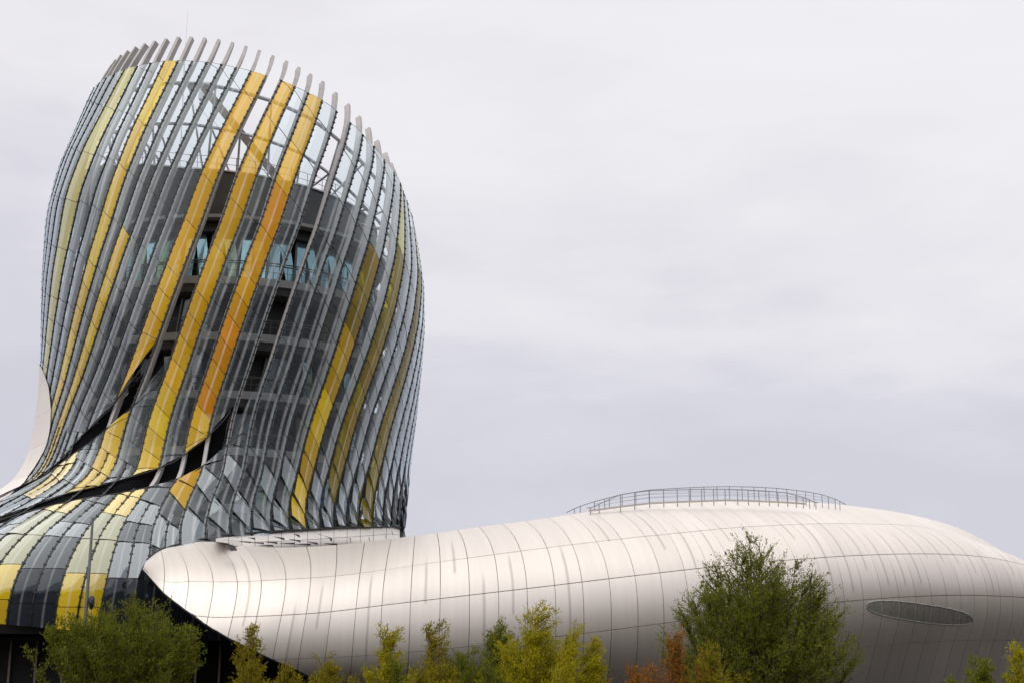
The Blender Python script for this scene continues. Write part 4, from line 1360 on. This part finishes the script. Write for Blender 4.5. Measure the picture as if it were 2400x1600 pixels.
def plant(name, label, cat, px, ptop, Y, half_w, leafm, barkm, nstem, ntw, nleaf, seed, lean=0.1, shape=0.6, leaf=(0.095, 0.015), skew=0.0, bare=0.12, group=None):
    """stems rise from the base and fan out; twigs leave the stems, narrow leaves sit along the twigs.
    px, ptop = photo position of its tip, Y its distance, half_w half crown width in photo pixels"""
    rg = np.random.default_rng(seed)
    tip = at(px, ptop, Y); Ht = tip[2]; W = half_w / FPX * Y * 1.02
    group = G_W if name == 'willow_tree' else G_Y if 'sapling' in name else G_R
    root = empty(name, (tip[0], Y, 0)); tag(root, label, cat, group)
    wood = MB(); L0 = []
    def curve_pts(p0, p1, bow, n=7):
        t_ = np.linspace(0, 1, n)[:, None]
        mid = (p0 + p1) / 2 + bow
        return (1 - t_) ** 2 * p0 + 2 * t_ * (1 - t_) * mid + t_ ** 2 * p1
    trunk_top = np.array([0, 0, Ht * bare])
    wood.tube([(0, 0, -0.05), tuple(trunk_top * 0.5), tuple(trunk_top)], 0.035 * Ht ** 0.9, 7, r2=0.028 * Ht ** 0.9)
    trunk = wood.build('trunk', barkm, root, True)
    br = MB()
    twigs = []
    for i in range(nstem):
        az = 2.39996 * i + rg.uniform(-0.3, 0.3)
        q = math.sqrt((i + 0.5) / nstem) if i else 0.0      # 0 centre .. 1 outside
        q = min(q * rg.uniform(0.75, 1.1), 1.0)
        hh = Ht * (1 - shape * q ** 1.8) * (rg.uniform(0.86, 1.0) if i else 1.0)
        e = np.array([math.cos(az) * q * W + lean * hh * 0.3 + skew * W * q, math.sin(az) * q * W * 0.9, hh])
        if i == 0: e[0] = 0.0; e[1] = 0.0
        elif i < 6: e[2] = Ht * rg.uniform(0.88, 0.98); e[:2] = [rg.uniform(-0.22, 0.25) * W, rg.uniform(-0.25, 0.25) * W]
        p0 = trunk_top * rg.uniform(0.35, 1.0)
        P = curve_pts(p0, e, np.array([math.cos(az) * q * W * 0.28, math.sin(az) * q * W * 0.28, -0.06 * Ht * q]))
        br.tube(P, 0.012 * Ht ** 0.85, 5, r2=0.004)
        for _ in range(ntw):
            u = rg.beta(1.6, 1.15) * 0.9 + 0.08
            b = P[min(int(u * 6), 5)] * (1 - (u * 6) % 1) + P[min(int(u * 6) + 1, 6)] * ((u * 6) % 1)
            ln = Ht * rg.uniform(0.09, 0.22) * (1.15 - 0.6 * u)
            a2 = az + rg.normal(0, 1.1)
            up_ = rg.uniform(0.45, 1.2)
            d = np.array([math.cos(a2) * 0.8 + lean, math.sin(a2) * 0.8, up_]); d /= np.linalg.norm(d)
            e2 = b + d * ln
            b2 = np.array([lean * 0.35, 0, rg.uniform(-0.05, 0.16)]) * ln
            Q = curve_pts(b, e2, b2, 5)
            twigs.append(Q)
            br.tube(Q[[0, 2, 4]], 0.0055 * Ht ** 0.5, 3, r2=0.002)
        twigs.append(P[-3:][[0, 0, 1, 1, 2]] * 1.0)
    br.build('branches', barkm, trunk, True)
    tw = np.array(twigs)
    nT = len(tw)
    n_l = nleaf
    ti = rg.integers(0, nT, n_l); u = rg.uniform(0.05, 1.0, n_l) * 3.999
    i0 = u.astype(int); f = (u - i0)[:, None]
    base = tw[ti, i0] * (1 - f) + tw[ti, i0 + 1] * f
    dirv = tw[ti, 4] - tw[ti, 0]; dirv /= np.linalg.norm(dirv, axis=1, keepdims=True) + 1e-9
    d = dirv * 0.9 + rg.normal(0, 0.40, (n_l, 3)) + np.array([lean * 0.6, 0, 0.10]); d /= np.linalg.norm(d, axis=1, keepdims=True)
    sd_ = np.cross(d, rg.normal(0, 1, (n_l, 3))); sd_ /= np.linalg.norm(sd_, axis=1, keepdims=True)
    base = base + rg.normal(0, 0.05, (n_l, 3))
    ll = leaf[0] * rg.uniform(0.6, 1.3, n_l)[:, None]; lw_ = leaf[1] * rg.uniform(0.7, 1.3, n_l)[:, None]
    up_ = np.cross(sd_, d)
    v0 = base; v1 = base + d * ll * 0.45 + sd_ * lw_ + up_ * ll * 0.05; v2 = base + d * ll - up_ * ll * 0.10; v3 = base + d * ll * 0.45 - sd_ * lw_ + up_ * ll * 0.05
    V = np.stack([v0, v1, v2, v3], 1).reshape(-1, 3)
    V[:, 2] = np.maximum(V[:, 2], 0.05)
    F_ = np.arange(n_l * 4).reshape(-1, 4)
    me = bpy.data.meshes.new('foliage')
    me.vertices.add(len(V)); me.vertices.foreach_set('co', V.ravel())
    me.loops.add(n_l * 4); me.loops.foreach_set('vertex_index', F_.ravel().astype(np.int32))
    me.polygons.add(n_l); me.polygons.foreach_set('loop_start', (np.arange(n_l) * 4).astype(np.int32))
    try: me.polygons.foreach_set('loop_total', np.full(n_l, 4, dtype=np.int32))
    except Exception: pass
    uvl = me.uv_layers.new(name='UVMap')
    r1_ = np.repeat(rg.random(n_l), 4); r2_ = np.repeat(rg.random(n_l), 4)
    uvl.data.foreach_set('uv', np.stack([r1_, r2_], 1).ravel())
    me.materials.append(leafm)
    me.update(); me.validate()
    fo = bpy.data.objects.new('crown', me); COL.objects.link(fo); fo.parent = root
    return root

G_W = 'bushy willows in front of the building'
G_Y = 'slim saplings in front of the hall'
G_R = 'low shrubs in front of the hall'
plant('willow_tree', 'large dark green willow standing before the middle of the white hall, tallest of the plants', 'tree', 1757, 1252, 47.0, 215, L_DEEP, M_BARK, 100, 38, 74000, 11, 0.14, 0.52, leaf=(0.11, 0.017), skew=0.0)
plant('willow_tree', 'broad bushy green willow at the foot of the grey pole, before the glass skirt', 'tree', 300, 1398, 44.0, 205, L_GREEN, M_BARK, 72, 34, 58000, 12, 0.16, 0.32, leaf=(0.10, 0.018), skew=-0.14)
plant('orange_sapling', 'slim orange tinged sapling under the dark pointed edge of the hall', 'shrub', 588, 1462, 42.0, 78, L_MIX, M_BARK_Y, 17, 16, 9720, 13, 0.05, 0.7)
plant('yellow_sapling', 'bright yellow sapling with one pointed plume, left of the slimmer olive sapling', 'shrub', 908, 1464, 42.0, 63, L_YEL, M_BARK_Y, 17, 18, 11340, 14, 0.12, 0.6)
plant('olive_sapling', 'slim olive sapling with wind bent plume, left of the rounded green bush', 'shrub', 1018, 1458, 42.5, 67, L_MIX, M_BARK_Y, 17, 16, 9720, 15, 0.3, 0.65, skew=-0.4)
plant('low_shrub', 'low olive yellow bush at the bottom edge, left of the bright yellow sapling', 'shrub', 762, 1540, 41.0, 105, L_MIX, M_BARK, 23, 14, 11340, 16, 0.1, 0.35)
plant('dark_shrub', 'small dark green shrub at the foot of the bright yellow sapling', 'shrub', 925, 1535, 40.5, 42, L_DEEP, M_BARK, 13, 10, 4050, 17, 0.0, 0.4, leaf=(0.08, 0.02))
plant('green_shrub', 'rounded green bush between the olive sapling and the tall yellow sapling', 'shrub', 1160, 1464, 43.0, 150, L_GREEN, M_BARK, 37, 22, 31050, 18, 0.2, 0.42, skew=-0.1)
plant('yellow_sapling', 'tall yellow green sapling with two feathery plumes, right of the rounded green bush', 'shrub', 1255, 1412, 41.5, 138, L_YEL, M_BARK_Y, 31, 24, 31050, 19, 0.3, 0.55, skew=-0.1)
plant('yellow_sapling', 'short yellow sapling standing alone before the dark underside of the hall', 'shrub', 1388, 1502, 42.0, 66, L_YEL, M_BARK_Y, 15, 15, 8910, 20, 0.25, 0.6)
plant('red_shrub', 'low reddish shrub at the bottom edge, left of the taller red leaved shrub', 'shrub', 1480, 1558, 40.0, 94, L_RED, M_BARK, 13, 26, 5385, 21, 0.05, 0.28, leaf=(0.07, 0.016))
plant('red_shrub', 'upright orange red shrub growing against the left foot of the big willow', 'shrub', 1580, 1478, 41.0, 88, L_RED, M_BARK, 13, 26, 7068, 22, 0.05, 0.28, leaf=(0.07, 0.016))
plant('olive_shrub', 'rusty olive shrub low in front of the big willow, right of the orange red shrub', 'shrub', 1668, 1506, 40.5, 78, L_MIX, M_BARK, 20, 16, 9720, 23, 0.05, 0.45)
plant('green_shrub', 'dark green bush at the bottom edge under the right end of the hall', 'shrub', 2300, 1538, 43.0, 112, L_DEEP, M_BARK, 23, 16, 14040, 24, 0.1, 0.45, leaf=(0.085, 0.02))
plant('yellow_sapling', 'thin yellow sapling at the right border of the view beside the dark green bush', 'shrub', 2376, 1502, 42.0, 54, L_YEL, M_BARK_Y, 13, 15, 7020, 25, 0.12, 0.55)
plant('low_shrub', 'low yellow brown bush at the bottom edge, below the olive sapling', 'shrub', 1030, 1560, 40.0, 93, L_MIX, M_BARK, 20, 14, 9720, 26, 0.1, 0.35)
plant('low_shrub', 'low spreading olive bush right of the bright yellow sapling, at its foot', 'shrub', 985, 1556, 39.5, 85, L_MIX, M_BARK, 18, 14, 7000, 27, 0.1, 0.3)
plant('low_shrub', 'low mossy green bush before the left flank of the tall two plumed sapling', 'shrub', 1135, 1552, 39.5, 95, L_GREEN, M_BARK, 20, 14, 8000, 28, 0.1, 0.3)
plant('low_shrub', 'low golden bush between the tall two plumed sapling and the short lone sapling', 'shrub', 1318, 1546, 39.5, 78, L_YEL, M_BARK_Y, 16, 14, 5600, 29, 0.1, 0.3)
plant('low_shrub', 'low golden olive bush under the lower edge of the pointed tail', 'shrub', 668, 1560, 40.5, 60, L_MIX, M_BARK, 14, 14, 4600, 30, 0.1, 0.3)
